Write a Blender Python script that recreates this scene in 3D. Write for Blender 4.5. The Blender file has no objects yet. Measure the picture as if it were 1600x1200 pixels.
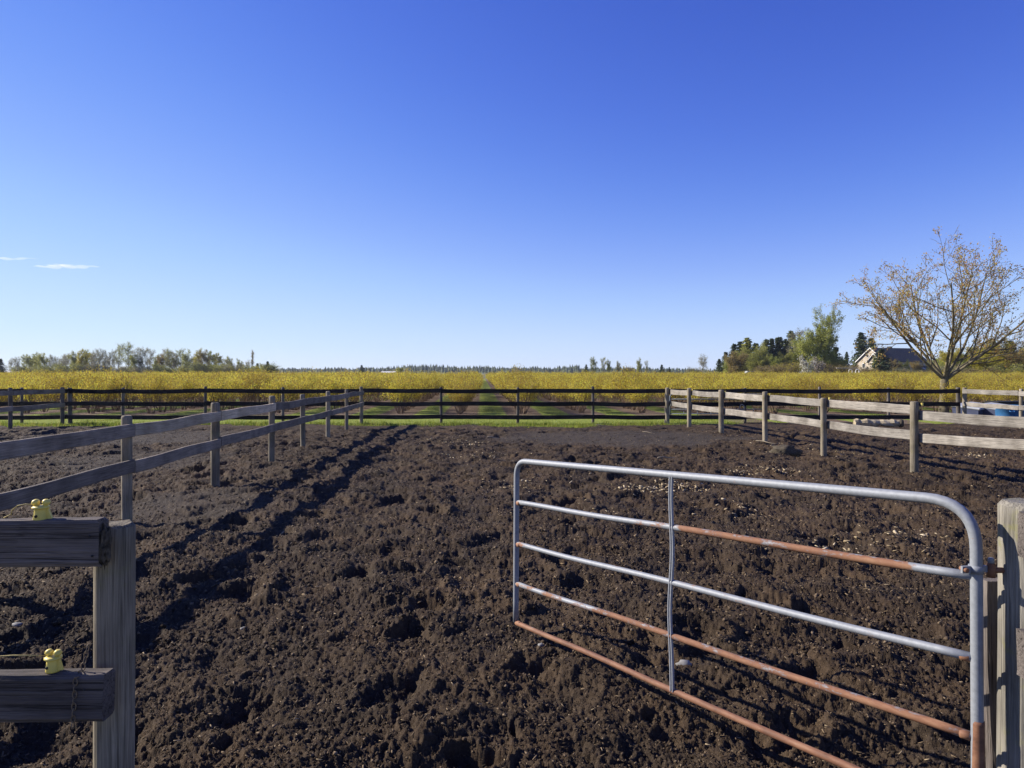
import bpy, math, random
import numpy as np
from mathutils import Vector, Matrix

# ------------------------------------------------------------------ camera, sky, sun, exposure
scn = bpy.context.scene
COL = scn.collection
CAM_H = 1.65
cam_d = bpy.data.cameras.new('camera')
cam_d.lens = 24.0; cam_d.sensor_width = 36.0
cam_d.shift_y = -0.0112
cam_d.clip_start = 0.05; cam_d.clip_end = 12000
cam = bpy.data.objects.new('camera', cam_d); COL.objects.link(cam)
cam.location = (0, 0, CAM_H); cam.rotation_euler = (math.radians(90), 0, 0)
scn.camera = cam

SUN_DIR = Vector((1.74, -0.58, -1.0)).normalized()          # the way the light travels
sun_el = math.asin(-SUN_DIR.z)
sun_az = math.atan2(-SUN_DIR.x, -SUN_DIR.y)                  # clockwise from +Y
world = bpy.data.worlds.new('World'); scn.world = world
world.use_nodes = True
wn = world.node_tree; wn.nodes.clear()
w_out = wn.nodes.new('ShaderNodeOutputWorld')
w_bg = wn.nodes.new('ShaderNodeBackground')
w_sky = wn.nodes.new('ShaderNodeTexSky')
w_sky.sky_type = 'NISHITA'; w_sky.sun_disc = False
w_sky.sun_elevation = sun_el; w_sky.sun_rotation = sun_az % (2 * math.pi)
w_sky.altitude = 0; w_sky.air_density = 0.7; w_sky.dust_density = 0.0; w_sky.ozone_density = 3.0
# per-channel grade of the clear sky, as the photograph's own processing pulls it towards violet-blue
w_sep = wn.nodes.new('ShaderNodeSeparateColor'); w_cmb = wn.nodes.new('ShaderNodeCombineColor')
wn.links.new(w_sky.outputs[0], w_sep.inputs[0])
SKY_CURVES = ([(0, 0), (.06, .034), (.103, .076), (.131, .113), (.161, .162), (.212, .25), (.296, .37), (.45, .51), (.676, .62), (1, .74)],
              [(0, 0), (.1, .068), (.191, .168), (.238, .232), (.291, .308), (.384, .43), (.494, .56), (.65, .67), (.824, .75), (1, .81)],
              [(0, 0), (.2, .38), (.382, .68), (.445, .76), (.533, .85), (.63, .92), (.75, .96), (1, .98)])
for ci, pts_ in enumerate(SKY_CURVES):
    p_ = wn.nodes.new('ShaderNodeMath'); p_.operation = 'MULTIPLY'; p_.inputs[1].default_value = 0.12
    fc = wn.nodes.new('ShaderNodeFloatCurve'); cu = fc.mapping.curves[0]
    cu.points[0].location = pts_[0]; cu.points[1].location = pts_[-1]
    for q_ in pts_[1:-1]: cu.points.new(*q_)
    fc.mapping.update()
    g_ = wn.nodes.new('ShaderNodeMath'); g_.operation = 'MULTIPLY'; g_.inputs[1].default_value = 8.75
    wn.links.new(w_sep.outputs[ci], p_.inputs[0]); wn.links.new(p_.outputs[0], fc.inputs['Value']); wn.links.new(fc.outputs[0], g_.inputs[0]); wn.links.new(g_.outputs[0], w_cmb.inputs[ci])
w_bg.inputs['Strength'].default_value = 0.072
wn.links.new(w_cmb.outputs[0], w_bg.inputs['Color'])
wn.links.new(w_bg.outputs[0], w_out.inputs['Surface'])

sun_l = bpy.data.lights.new('sun', 'SUN')
sun_l.energy = 5.0; sun_l.angle = math.radians(0.55); sun_l.color = (1.0, 0.94, 0.85)
sun_o = bpy.data.objects.new('sun', sun_l); COL.objects.link(sun_o)
sun_o.rotation_euler = SUN_DIR.to_track_quat('-Z', 'Y').to_euler()
sun_o.location = (-30, 20, 30)

scn.view_settings.view_transform = 'Standard'
scn.view_settings.look = 'None'
scn.view_settings.exposure = 0.74
scn.view_settings.gamma = 1.0
scn.view_settings.use_curve_mapping = False
scn.render.engine = 'CYCLES'
scn.cycles.max_bounces = 6
scn.cycles.transparent_max_bounces = 16

# ------------------------------------------------------------------ helpers
F_PX, HOR = 1067.0, 582.0        # photograph's focal length in its own pixels and its horizon line
def ground_at(px, py, z=0.0):
    d = F_PX * (CAM_H - z) / (py - HOR)
    return Vector(((px - 800) / F_PX * d, d, z))
def at_dist(px, py, d):
    return Vector(((px - 800) / F_PX * d, d, CAM_H - (py - HOR) / F_PX * d))

def rawmesh(name, V, F):
    """V (n,3), F (m,k) uniform polygons, fast."""
    V = np.asarray(V, dtype=np.float32); F = np.asarray(F, dtype=np.int32)
    me = bpy.data.meshes.new(name)
    me.vertices.add(len(V)); me.vertices.foreach_set('co', V.ravel())
    m, k = F.shape
    me.loops.add(m * k); me.loops.foreach_set('vertex_index', F.ravel())
    me.polygons.add(m)
    me.polygons.foreach_set('loop_start', np.arange(0, m * k, k, dtype=np.int32))
    me.polygons.foreach_set('loop_total', np.full(m, k, dtype=np.int32))
    me.update(calc_edges=True); me.validate()
    return me
def pymesh(name, V, F, smooth=False):
    me = bpy.data.meshes.new(name); me.from_pydata([tuple(v) for v in V], [], F); me.update()
    if smooth:
        me.polygons.foreach_set('use_smooth', [True] * len(me.polygons))
    return me
def smooth(me):
    me.polygons.foreach_set('use_smooth', np.ones(len(me.polygons), dtype=bool)); return me
def empty(name, loc, label=None, cat=None, group=None):
    o = bpy.data.objects.new(name, None); COL.objects.link(o); o.location = loc
    o.empty_display_size = 0.2
    tag(o, label, cat, group); return o
def tag(o, label=None, cat=None, group=None, kind=None):
    if label: o['label'] = label
    if cat: o['category'] = cat
    if group: o['group'] = group
    if kind: o['kind'] = kind
    return o
def part(name, me, mat, parent=None, loc=(0, 0, 0), rot=None):
    """loc is in world space; parents here carry no rotation unless stated."""
    o = bpy.data.objects.new(name, me); COL.objects.link(o)
    if mat is not None and not me.materials: me.materials.append(mat)
    if parent is not None:
        o.parent = parent
        base = Vector((0, 0, 0)); q = parent
        while q is not None: base = base + q.location; q = q.parent
        o.location = Vector(loc) - base
    else: o.location = loc
    if rot is not None:
        if hasattr(rot, 'to_euler'): rot = rot.to_euler()
        o.rotation_euler = rot
    return o
def copy_thing(root):
    r = root.copy(); COL.objects.link(r)
    for ch in root.children:
        c = ch.copy(); COL.objects.link(c); c.parent = r
        for g in ch.children:
            d = g.copy(); COL.objects.link(d); d.parent = c
    return r

# value/gradient noise in numpy
def _hash(ix, iy, seed):
    h = (ix.astype(np.int64) * 374761393 + iy.astype(np.int64) * 668265263 + seed * 1442695041) & 0xFFFFFFFF
    h = ((h ^ (h >> 13)) * 1274126177) & 0xFFFFFFFF
    h = (h ^ (h >> 16)) & 0xFFFFFFFF
    return h
def rnd(ix, iy, seed): return _hash(ix, iy, seed) / 4294967295.0
def perlin(x, y, seed=0):
    x = np.asarray(x, dtype=np.float64); y = np.asarray(y, dtype=np.float64)
    ix = np.floor(x).astype(np.int64); iy = np.floor(y).astype(np.int64)
    fx = x - ix; fy = y - iy
    u = fx * fx * fx * (fx * (fx * 6 - 15) + 10); v = fy * fy * fy * (fy * (fy * 6 - 15) + 10)
    def g(dx, dy):
        a = rnd(ix + dx, iy + dy, seed) * 2 * math.pi
        return np.cos(a) * (fx - dx) + np.sin(a) * (fy - dy)
    a = g(0, 0) * (1 - u) + g(1, 0) * u
    b = g(0, 1) * (1 - u) + g(1, 1) * u
    return (a * (1 - v) + b * v) * 1.5
def sstep(a, b, x):
    t = np.clip((x - a) / (b - a), 0, 1); return t * t * (3 - 2 * t)

# ------------------------------------------------------------------ materials
def newmat(name):
    m = bpy.data.materials.new(name); m.use_nodes = True
    nt = m.node_tree; nt.nodes.clear()
    out = nt.nodes.new('ShaderNodeOutputMaterial')
    b = nt.nodes.new('ShaderNodeBsdfPrincipled')
    nt.links.new(b.outputs[0], out.inputs['Surface'])
    return m, nt, b, out
def node(nt, t, **kw):
    n = nt.nodes.new(t)
    for k, v in kw.items():
        if k in n.inputs.keys(): n.inputs[k].default_value = v
        else: setattr(n, k, v)
    return n
def ramp(nt, fac, stops, interp='LINEAR'):
    r = nt.nodes.new('ShaderNodeValToRGB'); e = r.color_ramp.elements
    r.color_ramp.interpolation = interp
    while len(e) < len(stops): e.new(0.5)
    for i, (p, c) in enumerate(stops):
        e[i].position = p; e[i].color = (c[0], c[1], c[2], 1)
    nt.links.new(fac, r.inputs['Fac']); return r.outputs['Color']
def mixc(nt, fac, a, b, mode='MIX'):
    m = nt.nodes.new('ShaderNodeMix'); m.data_type = 'RGBA'; m.blend_type = mode
    for idx, v in ((0, fac), (6, a), (7, b)):
        if hasattr(v, 'links') or hasattr(v, 'is_linked'): nt.links.new(v, m.inputs[idx])
        elif isinstance(v, (tuple, list)): m.inputs[idx].default_value = (v[0], v[1], v[2], 1)
        else: m.inputs[idx].default_value = v
    return m.outputs[2]
def objcoord(nt, scale=(1, 1, 1), rand_off=False):
    tc = nt.nodes.new('ShaderNodeTexCoord')
    mp = nt.nodes.new('ShaderNodeMapping'); mp.inputs['Scale'].default_value = scale
    nt.links.new(tc.outputs['Object'], mp.inputs['Vector'])
    if rand_off:
        oi = nt.nodes.new('ShaderNodeObjectInfo')
        mul = node(nt, 'ShaderNodeMath', operation='MULTIPLY'); mul.inputs[1].default_value = 57.0
        nt.links.new(oi.outputs['Random'], mul.inputs[0])
        cb = nt.nodes.new('ShaderNodeCombineXYZ')
        for i in range(3): nt.links.new(mul.outputs[0], cb.inputs[i])
        nt.links.new(cb.outputs[0], mp.inputs['Location'])
    return mp.outputs[0]
def noise(nt, vec, scale, detail=4, rough=0.55):
    n = node(nt, 'ShaderNodeTexNoise'); n.inputs['Scale'].default_value = scale
    n.inputs['Detail'].default_value = detail; n.inputs['Roughness'].default_value = rough
    nt.links.new(vec, n.inputs['Vector']); return n.outputs['Fac']
def bump(nt, b, height, strength=0.3, dist=0.01):
    n = node(nt, 'ShaderNodeBump'); n.inputs['Strength'].default_value = strength
    n.inputs['Distance'].default_value = dist
    nt.links.new(height, n.inputs['Height']); nt.links.new(n.outputs[0], b.inputs['Normal'])

def wood_mat(name, dark, light, axis='x', moss=0.0, vary=0.25, crack=0.5):
    m, nt, b, out = newmat(name)
    sc = {'x': (1.6, 30, 30), 'z': (30, 30, 1.6)}[axis]
    v = objcoord(nt, sc, True); vb = objcoord(nt, (1, 1, 1), True)
    grain = noise(nt, v, 2.2, 6, 0.65)
    blot = noise(nt, vb, 3.0, 3)
    c = ramp(nt, grain, [(0.28, dark), (0.72, light)])
    c = mixc(nt, 0.55, c, ramp(nt, blot, [(0.3, [x * 0.62 for x in dark]), (0.7, [min(1, x * 1.12) for x in light])]))
    oi = nt.nodes.new('ShaderNodeObjectInfo')
    tone = ramp(nt, oi.outputs['Random'], [(0, (1 - vary,) * 3), (1, (1 + vary, 1 + vary * 0.9, 1 + vary * 0.75))])
    c = mixc(nt, 1.0, c, tone, 'MULTIPLY')
    fine = noise(nt, objcoord(nt, {'x': (0.5, 34, 34), 'z': (34, 34, 0.5)}[axis], True), 3.4, 3, 0.8)
    ck = ramp(nt, fine, [(0.36, (0.22, 0.22, 0.22)), (0.47, (1, 1, 1))])
    c = mixc(nt, crack, c, mixc(nt, 1.0, c, ck, 'MULTIPLY'))
    hair = noise(nt, objcoord(nt, {'x': (0.9, 60, 60), 'z': (60, 60, 0.9)}[axis], True), 4.5, 4, 0.75)
    c = mixc(nt, 1.0, c, ramp(nt, hair, [(0.32, (0.55, 0.55, 0.55)), (0.55, (1.0, 1.0, 1.0)), (0.72, (1.25, 1.25, 1.25))]), 'MULTIPLY')
    if moss > 0:
        mn = noise(nt, vb, 9.0, 5, 0.7)
        mk = ramp(nt, mn, [(0.55, (0, 0, 0)), (0.68, (moss,) * 3)])
        c = mixc(nt, mk, c, (0.20, 0.19, 0.06))
    nt.links.new(c, b.inputs['Base Color'])
    b.inputs['Roughness'].default_value = 0.88; b.inputs['Specular IOR Level'].default_value = 0.2
    hsum = node(nt, 'ShaderNodeMath', operation='ADD'); nt.links.new(grain, hsum.inputs[0]); nt.links.new(fine, hsum.inputs[1])
    bump(nt, b, hsum.outputs[0], 0.8, 0.006)
    return m

M = {}
M['rail_shade'] = wood_mat('weathered_brown_board', (0.15, 0.122, 0.094), (0.36, 0.30, 0.235))
M['rail_pale'] = wood_mat('weathered_pale_board', (0.17, 0.147, 0.12), (0.38, 0.345, 0.295), vary=0.18, crack=0.85)
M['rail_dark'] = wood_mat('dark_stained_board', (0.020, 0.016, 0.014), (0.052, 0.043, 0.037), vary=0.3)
M['rail_near'] = wood_mat('weathered_grey_board', (0.075, 0.060, 0.051), (0.20, 0.168, 0.145), vary=0.15, crack=0.9)
M['post'] = wood_mat('weathered_post', (0.16, 0.132, 0.092), (0.38, 0.325, 0.235), 'z', moss=0.3, crack=0.7)
M['post_dark'] = wood_mat('dark_post', (0.08, 0.07, 0.06), (0.22, 0.19, 0.16), 'z')
M['post_near'] = wood_mat('grey_gate_post', (0.12, 0.106, 0.083), (0.32, 0.29, 0.235), 'z', moss=0.6, vary=0.05, crack=0.6)

def galv(name, spans=(), base=(0.24, 0.25, 0.262), full=False):
    """galvanised tube; spans = [(x0, x1, amount)] rust along local X."""
    m, nt, b, out = newmat(name)
    v = objcoord(nt)
    sep = nt.nodes.new('ShaderNodeSeparateXYZ'); nt.links.new(v, sep.inputs[0])
    vs = objcoord(nt, (0.35, 1, 1)); n1 = noise(nt, vs, 26, 6, 0.7); n2 = noise(nt, v, 60, 3, 0.6); n3 = noise(nt, v, 3.0, 2)
    gal = ramp(nt, n2, [(0.3, [x * 0.86 for x in base]), (0.7, [x * 1.12 for x in base])])
    rust = ramp(nt, n1, [(0.28, (0.085, 0.036, 0.018)), (0.5, (0.19, 0.082, 0.040)), (0.72, (0.28, 0.145, 0.075))])
    total = None
    for (x0, x1, amt) in spans:
        mr = node(nt, 'ShaderNodeMapRange', interpolation_type='SMOOTHSTEP'); mr.inputs[1].default_value = x0 - 0.05; mr.inputs[2].default_value = x0 + 0.05
        mr2 = node(nt, 'ShaderNodeMapRange', interpolation_type='SMOOTHSTEP'); mr2.inputs[1].default_value = x1 + 0.05; mr2.inputs[2].default_value = x1 - 0.05
        nt.links.new(sep.outputs[0], mr.inputs[0]); nt.links.new(sep.outputs[0], mr2.inputs[0])
        mu = node(nt, 'ShaderNodeMath', operation='MULTIPLY'); nt.links.new(mr.outputs[0], mu.inputs[0]); nt.links.new(mr2.outputs[0], mu.inputs[1])
        m2 = node(nt, 'ShaderNodeMath', operation='MULTIPLY'); nt.links.new(mu.outputs[0], m2.inputs[0]); m2.inputs[1].default_value = amt
        if total is None: total = m2.outputs[0]
        else:
            mx = node(nt, 'ShaderNodeMath', operation='MAXIMUM'); nt.links.new(total, mx.inputs[0]); nt.links.new(m2.outputs[0], mx.inputs[1]); total = mx.outputs[0]
    if full:
        c = mixc(nt, ramp(nt, n1, [(0.66, (0, 0, 0)), (0.72, (0.8,) * 3)]), rust, gal); met = 0.0
        nt.links.new(c, b.inputs['Base Color']); b.inputs['Roughness'].default_value = 0.75
    else:
        if total is None:
            val = node(nt, 'ShaderNodeValue'); val.outputs[0].default_value = 0.0; total = val.outputs[0]
        spk = node(nt, 'ShaderNodeMath', operation='MULTIPLY_ADD'); nt.links.new(n2, spk.inputs[0]); spk.inputs[1].default_value = 0.30; spk.inputs[2].default_value = -0.15
        n1s = node(nt, 'ShaderNodeMath', operation='ADD'); nt.links.new(n1, n1s.inputs[0]); nt.links.new(spk.outputs[0], n1s.inputs[1])
        ad = node(nt, 'ShaderNodeMath', operation='ADD'); nt.links.new(n1s.outputs[0], ad.inputs[0]); nt.links.new(total, ad.inputs[1])
        mk = ramp(nt, ad.outputs[0], [(0.66, (0, 0, 0)), (0.80, (1, 1, 1))])
        c = mixc(nt, mk, gal, rust)
        nt.links.new(c, b.inputs['Base Color'])
        inv = node(nt, 'ShaderNodeMath', operation='MULTIPLY_ADD'); nt.links.new(mk, inv.inputs[0]); inv.inputs[1].default_value = -0.15; inv.inputs[2].default_value = 0.15
        nt.links.new(inv.outputs[0], b.inputs['Metallic'])
        rg = node(nt, 'ShaderNodeMath', operation='MULTIPLY_ADD'); nt.links.new(mk, rg.inputs[0]); rg.inputs[1].default_value = 0.22; rg.inputs[2].default_value = 0.6
        nt.links.new(rg.outputs[0], b.inputs['Roughness'])
    bump(nt, b, n1, 0.12, 0.003)
    return m

def simple(name, col, rough=0.7, nscale=8.0, amt=0.25, metal=0.0, bumpd=0.0):
    m, nt, b, out = newmat(name)
    n = noise(nt, objcoord(nt, (1, 1, 1), True), nscale, 4)
    c = ramp(nt, n, [(0.3, [x * (1 - amt) for x in col]), (0.7, [min(1, x * (1 + amt)) for x in col])])
    nt.links.new(c, b.inputs['Base Color']); b.inputs['Roughness'].default_value = rough; b.inputs['Metallic'].default_value = metal
    b.inputs['Specular IOR Level'].default_value = 0.3
    if bumpd: bump(nt, b, n, 0.5, bumpd)
    return m
def leaf_mat(name, stops, transl=0.35, tones=((0.82, 0.84, 0.8), (1.15, 1.1, 1.0))):
    """each leaf takes its own tint; thin leaves let some light through."""
    m, nt, b, out = newmat(name)
    g = nt.nodes.new('ShaderNodeNewGeometry')
    oi = nt.nodes.new('ShaderNodeObjectInfo')
    c = ramp(nt, g.outputs['Random Per Island'], stops)
    tone = ramp(nt, oi.outputs['Random'], [(0, tones[0]), (1, tones[1])])
    c = mixc(nt, 1.0, c, tone, 'MULTIPLY')
    nt.links.new(c, b.inputs['Base Color']); b.inputs['Roughness'].default_value = 0.65
    b.inputs['Specular IOR Level'].default_value = 0.25
    t = nt.nodes.new('ShaderNodeBsdfTranslucent'); nt.links.new(c, t.inputs['Color'])
    mx = nt.nodes.new('ShaderNodeMixShader'); mx.inputs[0].default_value = transl
    nt.links.new(b.outputs[0], mx.inputs[1]); nt.links.new(t.outputs[0], mx.inputs[2])
    nt.links.new(mx.outputs[0], out.inputs['Surface'])
    return m
def chips_mat(name, stops):
    m, nt, b, out = newmat(name)
    g = nt.nodes.new('ShaderNodeNewGeometry')
    nt.links.new(ramp(nt, g.outputs['Random Per Island'], stops), b.inputs['Base Color'])
    b.inputs['Roughness'].default_value = 0.85; b.inputs['Specular IOR Level'].default_value = 0.2
    return m

M['leaf_berry'] = leaf_mat('young_berry_leaf', [(0, (0.26, 0.14, 0.04)), (0.2, (0.52, 0.38, 0.05)), (0.55, (0.68, 0.56, 0.075)), (1, (0.54, 0.57, 0.09))], 0.5, ((0.70, 0.62, 0.6), (1.2, 1.22, 1.1)))
M['cane'] = simple('berry_cane_bark', (0.17, 0.115, 0.075), 0.85, 20)
M['bark'] = simple('grey_brown_bark', (0.13, 0.105, 0.08), 0.9, 12, 0.45, bumpd=0.02)
M['bark_moss'] = simple('mossy_maple_bark', (0.15, 0.125, 0.075), 0.9, 7, 0.5, bumpd=0.02)
M['bark_grey'] = simple('pale_bare_bark', (0.22, 0.20, 0.18), 0.9, 2, 0.3)
M['leaf_maple'] = leaf_mat('opening_maple_leaf', [(0, (0.33, 0.17, 0.07)), (0.45, (0.46, 0.30, 0.10)), (1, (0.43, 0.41, 0.13))], 0.5)
M['leaf_bare'] = leaf_mat('budding_twig', [(0, (0.21, 0.185, 0.13)), (0.6, (0.32, 0.295, 0.17)), (1, (0.36, 0.37, 0.14))], 0.45)
M['leaf_green'] = leaf_mat('spring_green_leaf', [(0, (0.19, 0.20, 0.055)), (0.5, (0.33, 0.34, 0.085)), (1, (0.46, 0.45, 0.12))], 0.5)
M['leaf_yellow'] = leaf_mat('yellow_green_leaf', [(0, (0.22, 0.20, 0.03)), (0.5, (0.36, 0.33, 0.04)), (1, (0.50, 0.42, 0.05))], 0.5)
M['leaf_olive'] = leaf_mat('olive_brown_leaf', [(0, (0.19, 0.13, 0.07)), (0.5, (0.28, 0.21, 0.08)), (1, (0.31, 0.28, 0.09))], 0.45)
M['leaf_bright'] = leaf_mat('bright_spring_leaf', [(0, (0.20, 0.23, 0.05)), (0.5, (0.34, 0.37, 0.08)), (1, (0.48, 0.47, 0.12))], 0.5)
M['needle'] = leaf_mat('dark_conifer_needle', [(0, (0.040, 0.060, 0.034)), (0.6, (0.078, 0.105, 0.050)), (1, (0.14, 0.165, 0.07))], 0.25)
M['blossom'] = leaf_mat('white_blossom', [(0, (0.10, 0.13, 0.05)), (0.3, (0.6, 0.58, 0.48)), (1, (0.8, 0.78, 0.70))], 0.3)
M['blossom_pink'] = leaf_mat('pale_pink_blossom', [(0, (0.2, 0.16, 0.10)), (0.4, (0.48, 0.38, 0.34)), (1, (0.62, 0.54, 0.48))], 0.3)
M['grass'] = leaf_mat('grass_blade', [(0, (0.11, 0.16, 0.02)), (0.5, (0.20, 0.27, 0.035)), (0.85, (0.33, 0.33, 0.06)), (1, (0.42, 0.35, 0.14))], 0.45)

# ------------------------------------------------------------------ ground
def soil_smooth(x, y):
    """0 where the mud is trodden flat, 1 where it is churned."""
    s = np.ones_like(x)
    def ell(cx, cy, rx, ry, k):
        d = np.sqrt(((x - cx) / rx) ** 2 + ((y - cy) / ry) ** 2) + 0.25 * perlin(x * 0.9, y * 0.9, 77)
        return 1 - (1 - k) * (1 - sstep(0.65, 1.15, d))
    s = s * ell(2.7, 17.3, 3.6, 2.2, 0.25)
    s = s * ell(-9.5, 17.5, 3.2, 2.2, 0.3)
    s = s * ell(-4.0, 8.6, 0.9, 1.3, 0.55)
    s = s * ell(-7.0, 12.8, 1.6, 1.6, 0.5)
    s = s * (1 - 0.75 * sstep(19.0, 21.0, y + 0.8 * perlin(x * 0.5, y * 0.5, 5)))
    return s
def pits(x, y, cell, seed, prob, r0, r1, depth):
    cx = np.floor(x / cell).astype(np.int64); cy = np.floor(y / cell).astype(np.int64)
    h = np.zeros_like(x)
    for dx in (-1, 0, 1):
        for dy in (-1, 0, 1):
            gx = cx + dx; gy = cy + dy
            px = (gx + rnd(gx, gy, seed)) * cell; py = (gy + rnd(gx, gy, seed + 1)) * cell
            on = rnd(gx, gy, seed + 2) < prob
            r = r0 + (r1 - r0) * rnd(gx, gy, seed + 3)
            a = rnd(gx, gy, seed + 4) * math.pi
            ex = (x - px) * np.cos(a) + (y - py) * np.sin(a); ey = -(x - px) * np.sin(a) + (y - py) * np.cos(a)
            d = np.sqrt(ex ** 2 + (ey * 1.45) ** 2) / r
            dep = depth * (0.5 + rnd(gx, gy, seed + 5))
            prof = -(1 - sstep(0.15, 1.05, d)) + 0.22 * np.exp(-((d - 1.25) / 0.3) ** 2)
            h = h + np.where(on, prof * dep, 0)
    return h
def edge_line(x): return 0.9 * perlin(x * 0.35, x * 0 + 3.3, 9) + 0.4 * perlin(x * 1.3, x * 0 + 1.7, 10) + 0.12 * perlin(x * 5, x * 0 + 0.7, 12) - 1.0 * sstep(6.5, 9.0, x)
def soil_h(x, y, fine=None):
    if fine is None: fine = np.zeros_like(x)
    s = soil_smooth(x, y)
    wx = x + 0.13 * perlin(x * 3.1, y * 3.1, 41) + 0.055 * perlin(x * 9, y * 9, 43) + 0.02 * perlin(x * 27, y * 27, 45)
    wy = y + 0.13 * perlin(x * 3.1, y * 3.1, 42) + 0.055 * perlin(x * 9, y * 9, 44) + 0.02 * perlin(x * 27, y * 27, 46)
    h = 0.035 * perlin(x * 0.45, y * 0.45, 1)
    g = 0.066 * perlin(wx * 1.5, wy * 1.5, 2) + 0.044 * perlin(wx * 3.4, wy * 3.4, 3)
    g = g + pits(wx, wy, 0.66, 11, 0.6, 0.13, 0.25, 0.072) + pits(wx, wy, 0.34, 31, 0.5, 0.06, 0.12, 0.036)
    b1 = np.abs(perlin(wx * 8.5, wy * 8.5, 4)); g = g + 0.024 * (0.5 - b1)
    w = 1 - sstep(0.025, 0.05, fine)
    b2 = np.abs(perlin(x * 21, y * 21, 5)); g = g + 0.022 * (0.5 - b2) * (0.45 + 0.55 * w)
    w2 = 1 - sstep(0.010, 0.024, fine)
    b3 = np.abs(perlin(x * 52, y * 52, 6)); g = g + 0.022 * (0.5 - b3) * w2
    w3 = 1 - sstep(0.004, 0.010, fine)
    g = g + 0.013 * perlin(x * 110, y * 110, 7) * w3
    edge = sstep(21.3, 22.3, y + edge_line(x) + 0.2 * perlin(x * 3, y * 3, 10))
    return h * 0.8 + g * s - 0.012 - 0.10 * edge

def soil_mat():
    m, nt, b, out = newmat('churned_dark_soil')
    v = objcoord(nt)
    n1 = noise(nt, v, 1.3, 4); n2 = noise(nt, v, 34, 6, 0.7); n3 = noise(nt, v, 140, 4, 0.7); n4 = noise(nt, v, 0.35, 3)
    c = ramp(nt, n2, [(0.28, (0.022, 0.0140, 0.0078)), (0.52, (0.055, 0.038, 0.0235)), (0.78, (0.130, 0.092, 0.057))])
    c = mixc(nt, 0.5, c, ramp(nt, n3, [(0.3, (0.019, 0.0125, 0.007)), (0.6, (0.066, 0.045, 0.027)), (0.8, (0.24, 0.172, 0.105))]))
    c = mixc(nt, ramp(nt, n1, [(0.38, (0, 0, 0)), (0.66, (0.8,) * 3)]), c, mixc(nt, 1.0, c, (1.55, 1.42, 1.25), 'MULTIPLY'))
    c = mixc(nt, ramp(nt, n4, [(0.36, (0.75,) * 3), (0.58, (0, 0, 0))]), c, mixc(nt, 1.0, c, (0.62, 0.62, 0.64), 'MULTIPLY'))
    # trodden wet mud: a smooth greyer silt
    at = nt.nodes.new('ShaderNodeAttribute'); at.attribute_name = 'trodden'
    mud = ramp(nt, n2, [(0.3, (0.038, 0.030, 0.022)), (0.7, (0.072, 0.058, 0.044))])
    c = mixc(nt, at.outputs['Fac'], c, mud)
    nt.links.new(c, b.inputs['Base Color'])
    b.inputs['Roughness'].default_value = 0.9; b.inputs['Specular IOR Level'].default_value = 0.18
    ad = node(nt, 'ShaderNodeMath', operation='ADD'); nt.links.new(n2, ad.inputs[0]); nt.links.new(n3, ad.inputs[1])
    bump(nt, b, ad.outputs[0], 0.8, 0.012)
    return m
M['soil'] = soil_mat()

rows = [-3.0, -2.0, -1.0, -0.3, 0.2, 0.6, 0.9]
d = 1.15
while d < 24.2:
    rows.append(d); d += min(max(d * d / 900.0, 0.0030), 0.05)
rows = np.array(rows); NC = 960
t = np.linspace(-1, 1, NC)
hw = 0.80 * np.maximum(rows, 0.6) + 0.8
X = hw[:, None] * t[None, :]; Y = np.repeat(rows[:, None], NC, 1)
X = X + (np.random.RandomState(3).rand(*X.shape) - 0.5) * (hw[:, None] * 2 / NC) * 0.6
spacing = np.repeat((hw * 2 / NC)[:, None], NC, 1)
Z = soil_h(X, Y, spacing) + (np.random.RandomState(6).rand(*X.shape) - 0.5) * np.minimum(spacing, 0.02) * 1.05 * (0.2 + 0.8 * soil_smooth(X, Y))
nr = len(rows)
idx = np.arange(nr * NC).reshape(nr, NC)
Fq = np.stack([idx[:-1, :-1], idx[:-1, 1:], idx[1:, 1:], idx[1:, :-1]], -1).reshape(-1, 4)
me = rawmesh('paddock_soil', np.stack([X, Y, Z], -1).reshape(-1, 3), Fq)
smooth(me)
trod = (1 - soil_smooth(X, Y)).ravel() * (1 - sstep(18.6, 20.5, Y.ravel()))
a = me.attributes.new('trodden', 'FLOAT', 'POINT'); a.data.foreach_set('value', trod.astype(np.float32))
tag(part('paddock_soil', me, M['soil']), kind='structure')

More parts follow.
